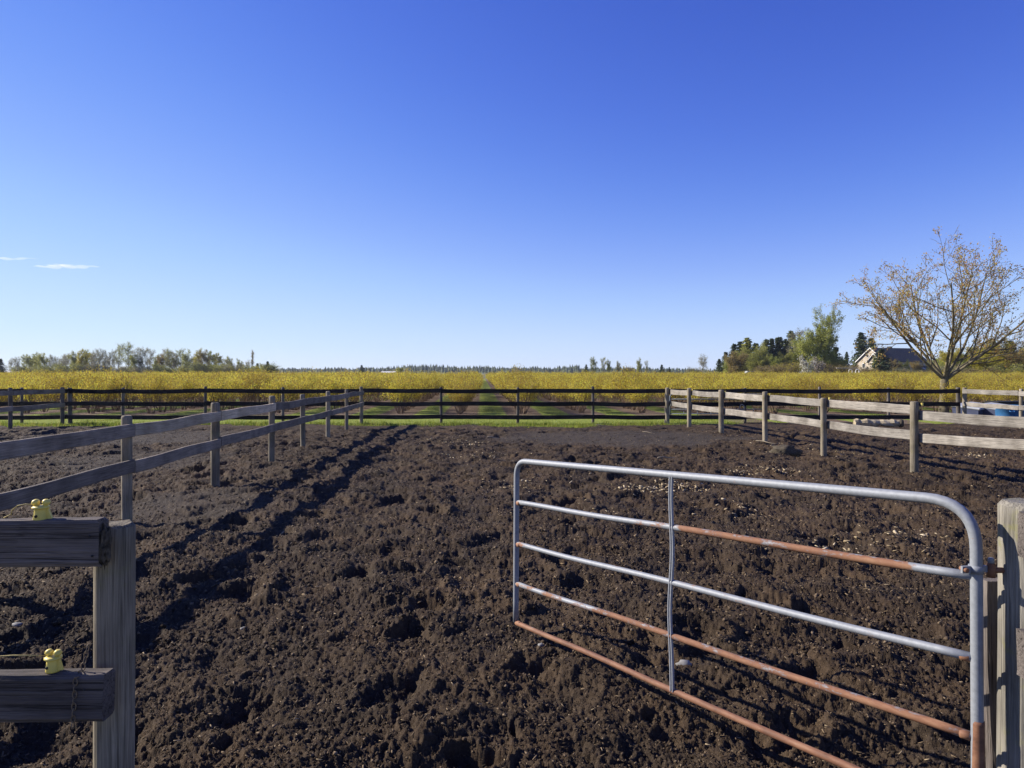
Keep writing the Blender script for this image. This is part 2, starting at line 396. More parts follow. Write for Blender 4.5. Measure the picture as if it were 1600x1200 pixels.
# the field beyond, in its own frame turned with the rows
ROW_TILT = 0.045                 # rows drift this much to the left per metre
ROW_GAP = 2.5; ROW_X0 = -2.07; FIELD_Y = 27.0
def row_x(k, y): return ROW_X0 + k * ROW_GAP - ROW_TILT * (y - 28.0)
def field_mat():
    m, nt, b, out = newmat('mulched_rows_and_grass')
    v = objcoord(nt); sep = nt.nodes.new('ShaderNodeSeparateXYZ'); nt.links.new(v, sep.inputs[0])
    n0 = noise(nt, v, 1.1, 4); n1 = noise(nt, v, 9, 5, 0.7); n2 = noise(nt, v, 45, 4, 0.7)
    # distance to nearest row in row-gap units
    m1 = node(nt, 'ShaderNodeMath', operation='MULTIPLY_ADD'); nt.links.new(sep.outputs[1], m1.inputs[0]); m1.inputs[1].default_value = ROW_TILT
    nt.links.new(sep.outputs[0], m1.inputs[2])
    m2 = node(nt, 'ShaderNodeMath', operation='ADD'); nt.links.new(m1.outputs[0], m2.inputs[0]); m2.inputs[1].default_value = -(ROW_X0 + ROW_TILT * 28.0) + ROW_GAP * 400.5
    m3 = node(nt, 'ShaderNodeMath', operation='DIVIDE'); nt.links.new(m2.outputs[0], m3.inputs[0]); m3.inputs[1].default_value = ROW_GAP
    m4 = node(nt, 'ShaderNodeMath', operation='FRACT'); nt.links.new(m3.outputs[0], m4.inputs[0])
    m5 = node(nt, 'ShaderNodeMath', operation='SUBTRACT'); nt.links.new(m4.outputs[0], m5.inputs[0]); m5.inputs[1].default_value = 0.5
    m6 = node(nt, 'ShaderNodeMath', operation='ABSOLUTE'); nt.links.new(m5.outputs[0], m6.inputs[0])      # 0 on a row, 0.5 mid alley
    m7 = node(nt, 'ShaderNodeMath', operation='MULTIPLY_ADD'); nt.links.new(n1, m7.inputs[0]); m7.inputs[1].default_value = 0.16; nt.links.new(m6.outputs[0], m7.inputs[2])
    alley = node(nt, 'ShaderNodeMapRange', interpolation_type='SMOOTHSTEP'); nt.links.new(m7.outputs[0], alley.inputs[0]); alley.inputs[1].default_value = 0.33; alley.inputs[2].default_value = 0.40
    near = node(nt, 'ShaderNodeMapRange', interpolation_type='SMOOTHSTEP'); nt.links.new(sep.outputs[1], near.inputs[0]); near.inputs[1].default_value = 26.4; near.inputs[2].default_value = 25.4
    side = node(nt, 'ShaderNodeMapRange', interpolation_type='SMOOTHSTEP'); nt.links.new(sep.outputs[0], side.inputs[0]); side.inputs[1].default_value = 9.0; side.inputs[2].default_value = 6.0
    nm_ = node(nt, 'ShaderNodeMath', operation='MULTIPLY'); nt.links.new(near.outputs[0], nm_.inputs[0]); nt.links.new(side.outputs[0], nm_.inputs[1])
    gm = node(nt, 'ShaderNodeMath', operation='MAXIMUM'); nt.links.new(alley.outputs[0], gm.inputs[0]); nt.links.new(nm_.outputs[0], gm.inputs[1])
    mulch = ramp(nt, n2, [(0.3, (0.095, 0.066, 0.044)), (0.7, (0.24, 0.175, 0.120))])
    grass = ramp(nt, n1, [(0.3, (0.16, 0.20, 0.04)), (0.55, (0.25, 0.29, 0.055)), (0.75, (0.34, 0.33, 0.09))])
    c = mixc(nt, gm.outputs[0], mulch, grass)
    nt.links.new(c, b.inputs['Base Color']); b.inputs['Roughness'].default_value = 0.95; b.inputs['Specular IOR Level'].default_value = 0.1
    bump(nt, b, n2, 0.8, 0.03)
    return m
M['field'] = field_mat()
fx = np.linspace(-70, 80, 380); fy = np.concatenate([np.linspace(20.3, 40, 170), np.linspace(40.5, 170, 120)])
FX, FY = np.meshgrid(fx, fy)
FZ = -0.055 + 0.03 * perlin(FX * 0.4, FY * 0.4, 51) + 0.02 * perlin(FX * 2.1, FY * 2.1, 52) + 0.05 * sstep(21.5, 23.5, FY)
fi = np.arange(FX.size).reshape(FX.shape)
me = rawmesh('berry_field_ground', np.stack([FX, FY, FZ], -1).reshape(-1, 3),
             np.stack([fi[:-1, :-1], fi[:-1, 1:], fi[1:, 1:], fi[1:, :-1]], -1).reshape(-1, 4))
tag(part('berry_field_ground', smooth(me), M['field']), kind='structure')

m, nt, b, out = newmat('far_farmland')
v = objcoord(nt); n = noise(nt, v, 0.02, 4)
nt.links.new(ramp(nt, n, [(0.35, (0.10, 0.10, 0.035)), (0.65, (0.17, 0.15, 0.06))]), b.inputs['Base Color']); b.inputs['Roughness'].default_value = 1
M['far'] = m
R_ = 1500.0
N_ = 48
gv = [(0, 200, -0.22)] + [(R_ * math.cos(2 * math.pi * i / N_), 200 + R_ * math.sin(2 * math.pi * i / N_), -0.22) for i in range(N_)]
gf = [(0, 1 + i, 1 + (i + 1) % N_) for i in range(N_)]
tag(part('ground', pymesh('ground', gv, gf), M['far']), kind='structure')

# ------------------------------------------------------------------ loose stuff on the soil
rs = np.random.RandomState(11)
def scatter_fan(n, d0, d1, power, half=0.80):
    u = rs.rand(n) ** power
    D = d0 + (d1 - d0) * u
    Xs = (rs.rand(n) * 2 - 1) * (half * D + 0.4)
    return Xs, D
def crumbs(n, d0, d1, power, s0, s1, name):
    x, y = scatter_fan(n, d0, d1, power)
    keep = rs.rand(n) < (0.15 + 0.85 * soil_smooth(x, y)); x = x[keep]; y = y[keep]; n = len(x)
    s = s0 + (s1 - s0) * rs.rand(n) ** 2.5
    z = soil_h(x, y) + s * 0.25
    base = np.array([[1, 0, 0], [0, 1, 0], [-1, 0, 0], [0, -1, 0], [0, 0, 0.8], [0, 0, -0.8]])
    V = base[None] * (0.4 + 0.95 * rs.rand(n, 6, 1)) + (rs.rand(n, 6, 3) - 0.5) * 0.5
    q1 = rs.randn(n, 3); q1 /= np.linalg.norm(q1, axis=1)[:, None]
    q2 = np.cross(q1, rs.randn(n, 3)); q2 /= np.linalg.norm(q2, axis=1)[:, None]
    q3 = np.cross(q1, q2)
    W = V[:, :, 0:1] * q1[:, None] + V[:, :, 1:2] * q2[:, None] + V[:, :, 2:3] * q3[:, None]
    W[:, :, 2] *= 0.75
    P = W * s[:, None, None] + np.stack([x, y, z], -1)[:, None]
    tri = np.array([[0, 1, 4], [1, 2, 4], [2, 3, 4], [3, 0, 4], [1, 0, 5], [2, 1, 5], [3, 2, 5], [0, 3, 5]])
    F = (tri[None] + (np.arange(n) * 6)[:, None, None]).reshape(-1, 3)
    return P.reshape(-1, 3), F
def chips(x, y, l0, l1, wr, tilt=0.5, lift=0.3):
    n = len(x)
    L = l0 + (l1 - l0) * rs.rand(n) ** 2; W = L * (wr[0] + (wr[1] - wr[0]) * rs.rand(n))
    a = rs.rand(n) * 6.283; tz = (rs.rand(n) - 0.5) * 2 * tilt; tz2 = (rs.rand(n) - 0.5) * 2 * tilt
    z = soil_h(x, y) + L * lift * 0.4 + 0.002
    u = np.stack([np.cos(a) * np.cos(tz), np.sin(a) * np.cos(tz), np.sin(tz)], -1)
    w = np.stack([-np.sin(a) * np.cos(tz2), np.cos(a) * np.cos(tz2), np.sin(tz2)], -1)
    nrm = np.cross(u, w)
    C = np.stack([x, y, z], -1)
    Lh = (L / 2)[:, None]; Wh = (W / 2)[:, None]; T = (W * 0.28)[:, None]
    k = (0.5 + 0.5 * rs.rand(n))[:, None]
    # a splinter: wedge with real thickness
    P = np.stack([C - u * Lh - w * Wh * k, C - u * Lh + w * Wh, C + u * Lh + w * Wh * k, C + u * Lh - w * Wh,
                  C - u * Lh * 0.8 + nrm * T, C + u * Lh * 0.8 + nrm * T], 1)
    q = np.array([[0, 3, 2], [0, 2, 1], [0, 5, 3], [0, 4, 5], [1, 2, 5], [1, 5, 4], [0, 1, 4], [3, 5, 2]])
    F = (q[None] + (np.arange(n) * 6)[:, None, None]).reshape(-1, 3)
    return P.reshape(-1, 3), F
def joined(lst):
    off = 0; Vs = []; Fs = []
    for V, F in lst:
        Vs.append(V); Fs.append(F + off); off += len(V)
    return np.concatenate(Vs), np.concatenate(Fs)
V, F = joined([crumbs(52000, 1.4, 8.0, 1.5, 0.0035, 0.013, 'a'), crumbs(26000, 4, 20, 1.2, 0.007, 0.024, 'b')])
M['crumb'] = chips_mat('soil_crumb', [(0, (0.020, 0.013, 0.007)), (0.5, (0.064, 0.043, 0.025)), (0.9, (0.125, 0.087, 0.052)), (1, (0.19, 0.138, 0.083))])
o = part('soil_crumbs', rawmesh('soil_crumbs', V, F), M['crumb'])
tag(o, 'loose dark crumbs of soil strewn over the churned paddock', 'soil', kind='stuff')
xa, ya = scatter_fan(26000, 1.3, 8, 1.4); xb, yb = scatter_fan(26000, 5, 21.5, 1.0)
M['chip'] = chips_mat('wood_chip', [(0, (0.06, 0.042, 0.025)), (0.55, (0.13, 0.092, 0.052)), (0.88, (0.24, 0.17, 0.095)), (1, (0.38, 0.29, 0.17))])
V, F = joined([chips(xa, ya, 0.006, 0.030, (0.12, 0.38)), chips(xb, yb, 0.010, 0.05, (0.14, 0.45))])
o = part('wood_chips', rawmesh('wood_chips', V, F), M['chip'])
tag(o, 'brown bark and wood chips mixed into the paddock soil', 'wood chips', kind='stuff')
# pale heaps of fresh chips
cl = []
for px, py, r, n in [(1062, 760, 0.33, 170), (1235, 739, .22, 60), (1172, 737, 0.3, 110), (1010, 768, 0.35, 120), (740, 712, 0.5, 90), (790, 757, 0.4, 90), (690, 690, 0.5, 70), (1300, 707, 0.5, 80),
                     (1520, 711, 0.3, 60), (905, 803, 0.25, 30), (1330, 850, 0.3, 60), (1420, 830, 0.2, 40), (735, 693, .4, 60), (1150, 800, 0.3, 40), (950, 735, .4, 50), (1210, 700, .6, 60)]:
    g = ground_at(px, py)
    xx = g.x + rs.randn(n) * r * 0.8; yy = g.y + rs.randn(n) * r * 0.8
    cl.append(chips(xx, yy, 0.02, 0.07, (0.3, 0.8)))
V, F = joined(cl)
M['chip_pale'] = chips_mat('fresh_wood_chip', [(0, (0.18, 0.13, 0.07)), (0.5, (0.34, 0.26, 0.15)), (1, (0.50, 0.41, 0.27))])
tag(part('pale_wood_chips', rawmesh('pale_wood_chips', V, F), M['chip_pale']), 'patches of pale fresh wood chips on the dark soil', 'wood chips', kind='stuff')

# ------------------------------------------------------------------ solids used by many things
def tube_mesh(name, pts, radii, sides=10, cap=True, sm=True):
    pts = [Vector(p) for p in pts]
    if not isinstance(radii, (list, tuple)): radii = [radii] * len(pts)
    V = []; F = []
    prev = None
    for i, p in enumerate(pts):
        tdir = (pts[min(i + 1, len(pts) - 1)] - pts[max(i - 1, 0)]).normalized()
        if prev is None:
            a = Vector((0, 0, 1)) if abs(tdir.z) < 0.9 else Vector((1, 0, 0))
            u = tdir.cross(a).normalized()
        else:
            u = (prev - tdir * prev.dot(tdir)).normalized()
        prev = u; w = tdir.cross(u)
        for k in range(sides):
            th = 2 * math.pi * k / sides
            V.append(p + (u * math.cos(th) + w * math.sin(th)) * radii[i])
    for i in range(len(pts) - 1):
        for k in range(sides):
            k2 = (k + 1) % sides
            F.append((i * sides + k, i * sides + k2, (i + 1) * sides + k2, (i + 1) * sides + k))
    if cap:
        F.append(tuple(reversed(range(sides)))); F.append(tuple(range((len(pts) - 1) * sides, len(pts) * sides)))
    me = pymesh(name, V, F)
    if sm:
        for p in me.polygons: p.use_smooth = len(p.vertices) == 4
    return me
def board_mesh(name, L, h, t, rng, n=14, rag0=0.0, rag1=0.0, sag=0.0):
    """plank along local X from 0 to L, height Z, thickness Y, edges eased and uneven."""
    prof = [(-0.5, -0.42), (-0.5, 0.42), (-0.40, 0.5), (0.40, 0.5), (0.5, 0.42), (0.5, -0.42), (0.40, -0.5), (-0.40, -0.5)]
    V = []; F = []; k = len(prof)
    ph = rng.random() * 9; amp = 0.004 + 0.004 * rng.random()
    for i in range(n + 1):
        s = i / n
        for j, (py, pz) in enumerate(prof):
            x = L * s
            if i == 0: x += rag0 * rng.random()
            if i == n: x -= rag1 * rng.random()
            wob = amp * math.sin(ph + s * 7) - sag * 4 * s * (1 - s)
            hh = h * (1 + 0.018 * math.sin(ph * 2 + s * 11 + (0 if pz > 0 else 2)))
            V.append((x, py * t + 0.5 * amp * math.sin(ph + s * 5) + rng.uniform(-1, 1) * 0.0008, pz * hh + wob + rng.uniform(-1, 1) * 0.0010))
    for i in range(n):
        for j in range(k):
            j2 = (j + 1) % k
            F.append((i * k + j, (i + 1) * k + j, (i + 1) * k + j2, i * k + j2))
    F.append(tuple(range(k))); F.append(tuple(reversed(range(n * k, n * k + k))))
    return pymesh(name, V, F)
def round_post_mesh(name, H, r, rng, sides=14, nz=12, dome=0.02, cracks=0.0, below=0.3):
    V = []; F = []
    ph = [rng.random() * 6.28 for _ in range(4)]
    crk = [rng.random() * 6.28 for _ in range(3)]
    levels = [-below + (H + below) * i / nz for i in range(nz + 1)]
    lean = rng.uniform(-0.012, 0.012)
    def rad(th, z):
        rr = r * (1 + 0.035 * math.sin(2 * th + ph[0]) + 0.02 * math.sin(3 * th + ph[1] + z * 1.5) + 0.012 * math.sin(5 * th + z * 4 + ph[2]))
        for c in crk:
            d = abs((th - c - 0.12 * math.sin(z * 3 + c) + math.pi) % (2 * math.pi) - math.pi)
            rr -= cracks * r * max(0, 1 - d / 0.11)
        return rr
    for z in levels:
        for k in range(sides):
            th = 2 * math.pi * k / sides
            q = rad(th, z)
            V.append((q * math.cos(th) + lean * z, q * math.sin(th), z))
    top = len(V)
    for k in range(sides):
        th = 2 * math.pi * k / sides; q = rad(th, H) * 0.84
        V.append((q * math.cos(th) + lean * H, q * math.sin(th), H + dome + rng.uniform(-.003, .003)))
    for i in range(nz + 1):
        for k in range(sides):
            k2 = (k + 1) % sides
            F.append((i * sides + k, i * sides + k2, (i + 1) * sides + k2, (i + 1) * sides + k))
    F.append(tuple(range(top, top + sides)))
    me = pymesh(name, V, F)
    for p in me.polygons: p.use_smooth = len(p.vertices) == 4
    return me
def box_mesh(name, x0, x1, y0, y1, z0, z1):
    V = [(x0, y0, z0), (x1, y0, z0), (x1, y1, z0), (x0, y1, z0), (x0, y0, z1), (x1, y0, z1), (x1, y1, z1), (x0, y1, z1)]
    return pymesh(name, V, [(0, 3, 2, 1), (4, 5, 6, 7), (0, 1, 5, 4), (1, 2, 6, 5), (2, 3, 7, 6), (3, 0, 4, 7)])

def rail(parent, p0, p1, h, th, mat, rng, name='rail', **kw):
    p0 = Vector(p0); p1 = Vector(p1); d = p1 - p0
    me = board_mesh(name, d.length, h, th, rng, **kw)
    yaw = math.atan2(d.y, d.x); pitch = -math.asin(d.z / d.length)
    return part(name, me, mat, parent, p0, (rng.uniform(-0.02, 0.02), pitch, yaw))

M['insul'] = simple('yellow_insulator_plastic', (0.74, 0.58, 0.13), 0.45, 30, 0.10)
M['wire'] = simple('rusty_wire', (0.20, 0.14, 0.08), 0.7, 40, 0.4)
M['twine'] = simple('electric_twine', (0.42, 0.33, 0.12), 0.8, 60, 0.4)

def lathe(name, prof, sides=14, center=(0, 0, 0)):
    V = []; F = []
    for (r, z) in prof:
        for k in range(sides):
            th = 2 * math.pi * k / sides; V.append((center[0] + r * math.cos(th), center[1] + r * math.sin(th), center[2] + z))
    for i in range(len(prof) - 1):
        for k in range(sides):
            k2 = (k + 1) % sides; F.append((i * sides + k, i * sides + k2, (i + 1) * sides + k2, (i + 1) * sides + k))
    F.append(tuple(reversed(range(sides)))); F.append(tuple(range((len(prof) - 1) * sides, len(prof) * sides)))
    me = pymesh(name, V, F)
    for p in me.polygons: p.use_smooth = len(p.vertices) == 4
    return me
INS_BODY = lathe('insulator', [(0.019, 0.0), (0.020, 0.004), (0.0185, 0.020), (0.0165, 0.033), (0.0165, 0.036), (0.023, 0.037), (0.0235, 0.041), (0.017, 0.044), (0.012, 0.045)])
INS_KNOB = lathe('knob', [(0.006, 0.0), (0.0075, 0.005), (0.0105, 0.009), (0.0112, 0.014), (0.008, 0.019), (0.003, 0.021)], 10)
INS_NAIL = lathe('nail_hole', [(0.0045, 0.0), (0.0045, 0.0035), (0.003, 0.004)], 8)
M['black'] = simple('black_metal', (0.02, 0.02, 0.02), 0.6)
def insulator(parent, loc, rz=0.0, full=True):
    o = part('insulator', INS_BODY, M['insul'], parent, loc, (0, 0, rz))
    if full:
        loc = Vector(loc)
        for s in (-1, 1):
            k = bpy.data.objects.new('knob', INS_KNOB); COL.objects.link(k); k.parent = o; k.location = (s * 0.0115, 0.002, 0.042); k.rotation_euler = (0.1, s * 0.25, 0)
            if not INS_KNOB.materials: INS_KNOB.materials.append(M['insul'])
        fl = bpy.data.objects.new('flange', INS_FLANGE); COL.objects.link(fl); fl.parent = o; fl.location = (0.016, 0, 0.004)
        nh = bpy.data.objects.new('nail', INS_NAIL); COL.objects.link(nh); nh.parent = o; nh.location = (-0.004, -0.0165, 0.016); nh.rotation_euler = (math.radians(90), 0, 0)
    return o
INS_FLANGE = pymesh('flange', [(0, -.004, 0), (0.016, -.004, 0.002), (0.006, -.004, 0.030), (0, -.004, 0.034), (0, .004, 0), (0.016, .004, 0.002), (0.006, .004, 0.030), (0, .004, 0.034)],
                    [(0, 1, 2, 3), (7, 6, 5, 4), (0, 4, 5, 1), (1, 5, 6, 2), (2, 6, 7, 3), (3, 7, 4, 0)])
INS_FLANGE.materials.append(M['insul']); INS_NAIL.materials.append(M['black'])

# ------------------------------------------------------------------ fences
def divider(name, label, posts, zs, side, rmat, pmat, seed, pr=0.055, ph=1.16, over=None, ins=False, hh=0.138, zover={}):
    """posts: list of (x, y). rails run post to post on the given side (+1: +X side)."""
    rng = random.Random(seed)
    root = empty(name, (posts[0][0], posts[0][1], 0), label, 'fence')
    for (x, y) in posts:
        hgt = ph + rng.uniform(-0.03, 0.035)
        part('post', round_post_mesh('post', hgt, pr * rng.uniform(0.92, 1.1), rng), pmat, root, (x, y, 0), (0, 0, rng.random() * 6))
    off = side * (pr + 0.019)
    for zi, z in enumerate(zs):
        for i in range(len(posts) - 1):
            (xa, ya), (xb, yb) = posts[i], posts[i + 1]
            dz0, dz1 = rng.uniform(-0.018, 0.018), rng.uniform(-0.018, 0.018)
            extra = 0.002 * ((i + zi) % 2) * side
            L = math.hypot(xb - xa, yb - ya); ux, uy = (xb - xa) / L, (yb - ya) / L
            nx, ny = uy, -ux
            if nx * side < 0: nx, ny = -nx, -ny
            o = (pr + 0.019)
            g = 0.004
            mt = over.get((zi, i), rmat) if over else rmat
            za, zb = zover.get((zi, i), (z + dz0, z + dz1))
            rail(root, (xa + nx * o + ux * g, ya + ny * o + uy * g, za), (xb + nx * o - ux * g, yb + ny * o - uy * g, zb), hh * rng.uniform(0.95, 1.05), 0.036, mt, rng, rag0=0.01, rag1=0.01, sag=rng.uniform(-0.006, 0.012))
    if ins:
        for (x, y) in posts[:-1]:
            insulator(root, (x + side * (pr + 0.019), y - 0.08, zs[0] + hh / 2 + 0.002), rng.random(), full=False)
    return root

M['rail_tan'] = wood_mat('newer_tan_board', (0.44, 0.34, 0.22), (0.70, 0.57, 0.40))
left_posts = [(-4.92 + (22.3 - y) * 0.0447, y) for y in (22.3, 19.85, 17.45, 15.0, 12.75, 10.06, 7.55, 5.05, 2.6)]
divider('wooden_fence', 'two-rail wooden fence running back along the left side of the middle paddock', left_posts, (1.005, 0.62), 1, M['rail_shade'], M['post'], 5,
        over={(0, 5): M['rail_tan'], (0, 4): M['rail_tan'], (1, 5): M['rail_shade']})
right_posts = [(5.1 + (22.4 - y) * 0.13, y) for y in (22.4, 20.57, 18.35, 16.0, 13.66, 11.14, 8.75, 6.4, 4.1)]
divider('wooden_fence', 'pale sunlit two-rail fence with round posts on the right side of the paddock', right_posts, (1.035, 0.615), 1, M['rail_pale'], M['post'], 8, pr=0.062, ph=1.15, ins=True, hh=0.15, zover={(0, 5): (0.945, 0.985), (1, 5): (0.575, 0.70), (0, 6): (0.985, 1.0), (1, 6): (0.68, 0.62)})
far_left_posts = [(-14.75 + (22.4 - y) * 0.05, y) for y in (22.4, 19.9, 17.4, 14.9, 12.4)]
divider('wooden_fence', 'bluish shaded two-rail fence at the far left edge of the photo', far_left_posts, (1.04, 0.58), 1, M['rail_shade'], M['post_dark'], 13)
far_right_posts = [(14.85 + (22.4 - y) * 0.06, y) for y in (22.4, 20.1, 17.7, 15.3)]
divider('wooden_fence', 'grey two-rail fence beyond the blue tub at the right edge', far_right_posts, (1.04, 0.62), -1, M['rail_pale'], M['post'], 14)

# the dark three-rail fence across the back
rng = random.Random(21)
back = empty('wooden_fence', (0.2, 22.5, 0), 'long dark three-rail fence across the back of the paddocks before the berry field', 'fence')
bx = [-26.4, -23.9, -21.4, -18.8, -16.2, -14.6, -12.86, -10.14, -7.57, -4.97, -2.34, 0.19, 2.68, 5.10, 7.7, 10.16, 12.45, 14.75]
for x in bx:
    big = x in (-14.6, 14.75, 5.10)
    part('post', round_post_mesh('post', 1.13 + rng.uniform(-0.02, 0.05), 0.065 if big else 0.048, rng, 10, 6), M['post_dark'], back, (x, 22.56, 0))
for z in (1.045, 0.62, 0.185):
    i = 0
    while i < len(bx) - 1:
        j = min(i + (2 if rng.random() < 0.5 else 1), len(bx) - 1)
        rail(back, (bx[i] + 0.003, 22.478, z + rng.uniform(-0.012, 0.012)), (bx[j] - 0.003, 22.478, z + rng.uniform(-0.012, 0.012)), 0.135, 0.034, M['rail_dark'], rng, sag=rng.uniform(0, 0.02), rag0=0.004, rag1=0.004)
        i = j

# near left fence: heavy boards nailed to the camera side of a post
rng = random.Random(31)
nl = empty('gateway_fence', (-1.21, 2.10, 0), 'weathered grey fence end with two thick boards at the lower left corner', 'fence')
part('post', round_post_mesh('post', 1.178, 0.054, rng, 40, 30, 0.010, 0.10), M['post'], nl, (-1.224, 2.094, 0))
part('post', round_post_mesh('post', 1.20, 0.061, rng, 20, 14, 0.012, 0.06), M['post'], nl, (-3.65, 2.12, 0))
top_rail = rail(nl, (-3.70, 2.015, 1.148), (-1.192, 2.005, 1.146), 0.136, 0.044, M['rail_near'], rng, n=60, rag1=0.022)
mid_rail = rail(nl, (-3.70, 1.995, 0.712), (-1.168, 1.985, 0.711), 0.134, 0.058, M['rail_near'], rng, n=60, rag1=0.006)
low_rail = rail(nl, (-3.70, 2.010, 0.27), (-1.170, 2.010, 0.27), 0.140, 0.044, M['rail_near'], rng, n=30, rag1=0.006)
# rotten, crumbling end of the top board
V, F = [], []
rr = np.random.RandomState(4)
M['rot'] = simple('rotten_wood', (0.075, 0.06, 0.04), 0.95, 60, 0.7, bumpd=0.01)
def lump_mesh(name, sx, sy, sz, rs_, n=3):
    import bmesh
    bm = bmesh.new(); bmesh.ops.create_icosphere(bm, subdivisions=n, radius=1.0)
    for v in bm.verts:
        k = 0.72 + 0.5 * rs_.rand()
        v.co = Vector((v.co.x * sx * k, v.co.y * sy * k, v.co.z * sz * k))
    me = bpy.data.meshes.new(name); bm.to_mesh(me); bm.free(); return me
part('rotten_end', lump_mesh('rotten_end', 0.016, 0.021, 0.062, rr), M['rot'], nl, (-1.196, 2.004, 1.142))
insulator(nl, (-1.383, 2.004, 1.2155), 0.12)
insulator(nl, (-1.334, 1.985, 0.782), -0.15)
NAIL = lathe('nail', [(0.0035, 0), (0.0038, 0.002), (0.0015, 0.003)], 8); NAIL.materials.append(M['black'])
for (nx, ny, nz) in ((-1.226, 1.9815, 1.175), (-1.218, 1.9815, 1.118), (-1.225, 1.9555, 0.742), (-1.215, 1.9555, 0.682), (-1.62, 1.983, 1.14)):
    part('nail', NAIL, None, nl, (nx, ny, nz), (math.radians(90), 0, 0))
w1 = []
for i in range(22):
    s = i / 21; w1.append((-1.343 - 2.3 * s, 1.985 + 0.03 * s, 0.782 + 0.045 + 0.003 * math.sin(i * 2.1) - 0.03 * 4 * s * (1 - s) * 0.5))
part('electric_wire', tube_mesh('electric_wire', w1, 0.0019, 5), M['twine'], nl, (0, 0, 0))
w2 = [(-1.392, 2.004, 1.260), (-1.43, 2.006, 1.263), (-1.455, 2.008, 1.258), (-1.472, 2.01, 1.245), (-1.476, 2.012, 1.232), (-1.50, 2.015, 1.2215)]
part('electric_wire', tube_mesh('electric_wire', w2, 0.0019, 5), M['twine'], nl, (0, 0, 0))
# chain looped round the middle board
CH = bpy.data.meshes.new('chain_link')
def link_mesh(name, a=0.011, b=0.006, r=0.0016):
    pts = []
    for i in range(17):
        th = 2 * math.pi * i / 16; pts.append((b * math.sin(th), 0, a * math.cos(th)))
    return tube_mesh(name, pts, r, 6, cap=False)
LINK = link_mesh('chain_link'); LINK.materials.append(M['wire'])
for (lx, ly, lz, rx_) in ((-1.247, 1.975, 0.7835, 0.9), (-1.2475, 1.958, 0.7765, 1.2)):
    lk = part('chain_link', LINK, None, nl, (lx, ly, lz), (rx_, 0, 0.3))
ch = part('chain', link_mesh('chain'), M['wire'], nl, (-1.247, 1.985, 0.795))
for i in range(1, 12):
    k = bpy.data.objects.new('chain_link', LINK); COL.objects.link(k); k.parent = ch
    if i < 4: k.location = (0.004 * i, 0.002, 0.017 * i); k.rotation_euler = (0, 0.25, (i % 2) * 1.57)
    else:
        q = i - 3; k.location = (-0.001 * q, -0.034, -0.012 - 0.0175 * q); k.rotation_euler = (0, 0.05, (i % 2) * 1.57)

# ------------------------------------------------------------------ gate, hinge post and the fence to its right
GL = Vector((0.030, 4.34, 0)); GH = Vector((1.482, 2.18, 0))
gz_l = [1.089, 0.824, 0.560, 0.308, 0.062]; gz_r = [1.235, 0.998, 0.735, 0.482, 0.212]
gate = empty('tube_gate', (GH.x, GH.y, 0), 'open galvanised five-bar tube gate with rusty rails, hung on the right-hand post', 'gate')
gdir = (GH - GL); glen = gdir.length; gyaw = math.atan2(gdir.y, gdir.x)
def gp(s, z): return GL + gdir * s + Vector((0, 0, z))
TL, TR = gp(0, gz_l[0]), gp(1, gz_r[0]); BL, BR = gp(-0.004, gz_l[4]), gp(1.002, 0.15)
def bend(a, c, b, r, n=9):
    """corner a-c-b rounded"""
    u = (a - c).normalized(); v = (b - c).normalized(); p0 = c + u * r; p1 = c + v * r
    return [((1 - q) ** 2) * p0 + 2 * q * (1 - q) * c + q * q * p1 for q in [i / n for i in range(n + 1)]]
fpts = [BL] + [BL + (TL - BL) * (i / 8) for i in range(1, 7)] + bend(BL, TL, TR, 0.105) + [TL + (TR - TL) * (i / 12) for i in range(1, 12)] + bend(TL, TR, BR, 0.15) + [TR + (BR - TR) * (i / 10) for i in range(3, 11)]
# local frame for the frame's material: X along the gate
rotg = Matrix.Rotation(gyaw, 4, 'Z'); inv = rotg.inverted()
lp = [inv @ (p - GH) for p in fpts]
M['galv_frame'] = galv('galvanised_frame')
part('frame', tube_mesh('frame', lp, 0.0180, 18), M['galv_frame'], gate, GH, (0, 0, gyaw))
specs = [(1, [(glen * 0.40, glen * 0.55, 0.18), (glen * 0.52, glen * 0.93, 0.33)], 0.0148, False), (2, [(0.0, 0.10, 0.25), (glen * 0.2, glen * 0.75, 0.09)], 0.0145, False),
         (3, [(0.0, 0.3, 0.14), (glen * 0.10, glen * 0.35, 0.2), (glen * 0.28, glen * 1.0, 0.34)], 0.0145, False), (4, [], 0.0145, True)]
for i, sp, r, full in specs:
    a = gp(0.0, gz_l[i]); b_ = gp(1.0, gz_r[i] if i < 4 else gz_r[4])
    d_ = b_ - a; pitch = -math.asin(d_.z / d_.length)
    pts = [(d_.length * q / 24, 0.002 * math.sin(q * 0.7 + i), 0.003 * math.sin(q * 0.5 + i)) for q in range(25)]
    part('rail', tube_mesh('rail', pts, r, 16), galv('galvanised_rail_with_rust', sp, full=full), gate, a, (0, pitch, gyaw))
    # rusty weld collars where the rail meets the uprights
    for e, q in ((a, 1), (b_, -1)):
        me = tube_mesh('weld', [(0, 0, 0), (0.022 * q, 0, 0), (0.03 * q, 0, 0)], [r * 1.06, r * 1.06, r * 1.02], 14)
        part('weld', me, M['rust'] if 'rust' in M else M.setdefault('rust', galv('rusty_weld', full=True)), gate, e + gdir.normalized() * 0.014 * q, (0, pitch, gyaw))
# rusty foot of the hinge upright
me = tube_mesh('rusty_foot', [(0, 0, -0.29), (0, 0, -0.1), (0, 0, 0.10), (0.0, 0, 0.112)], [0.0187, 0.0187, 0.0187, 0.0182], 18)
part('rusty_foot', me, M['rust'], gate, gp(1.002, 0.43))
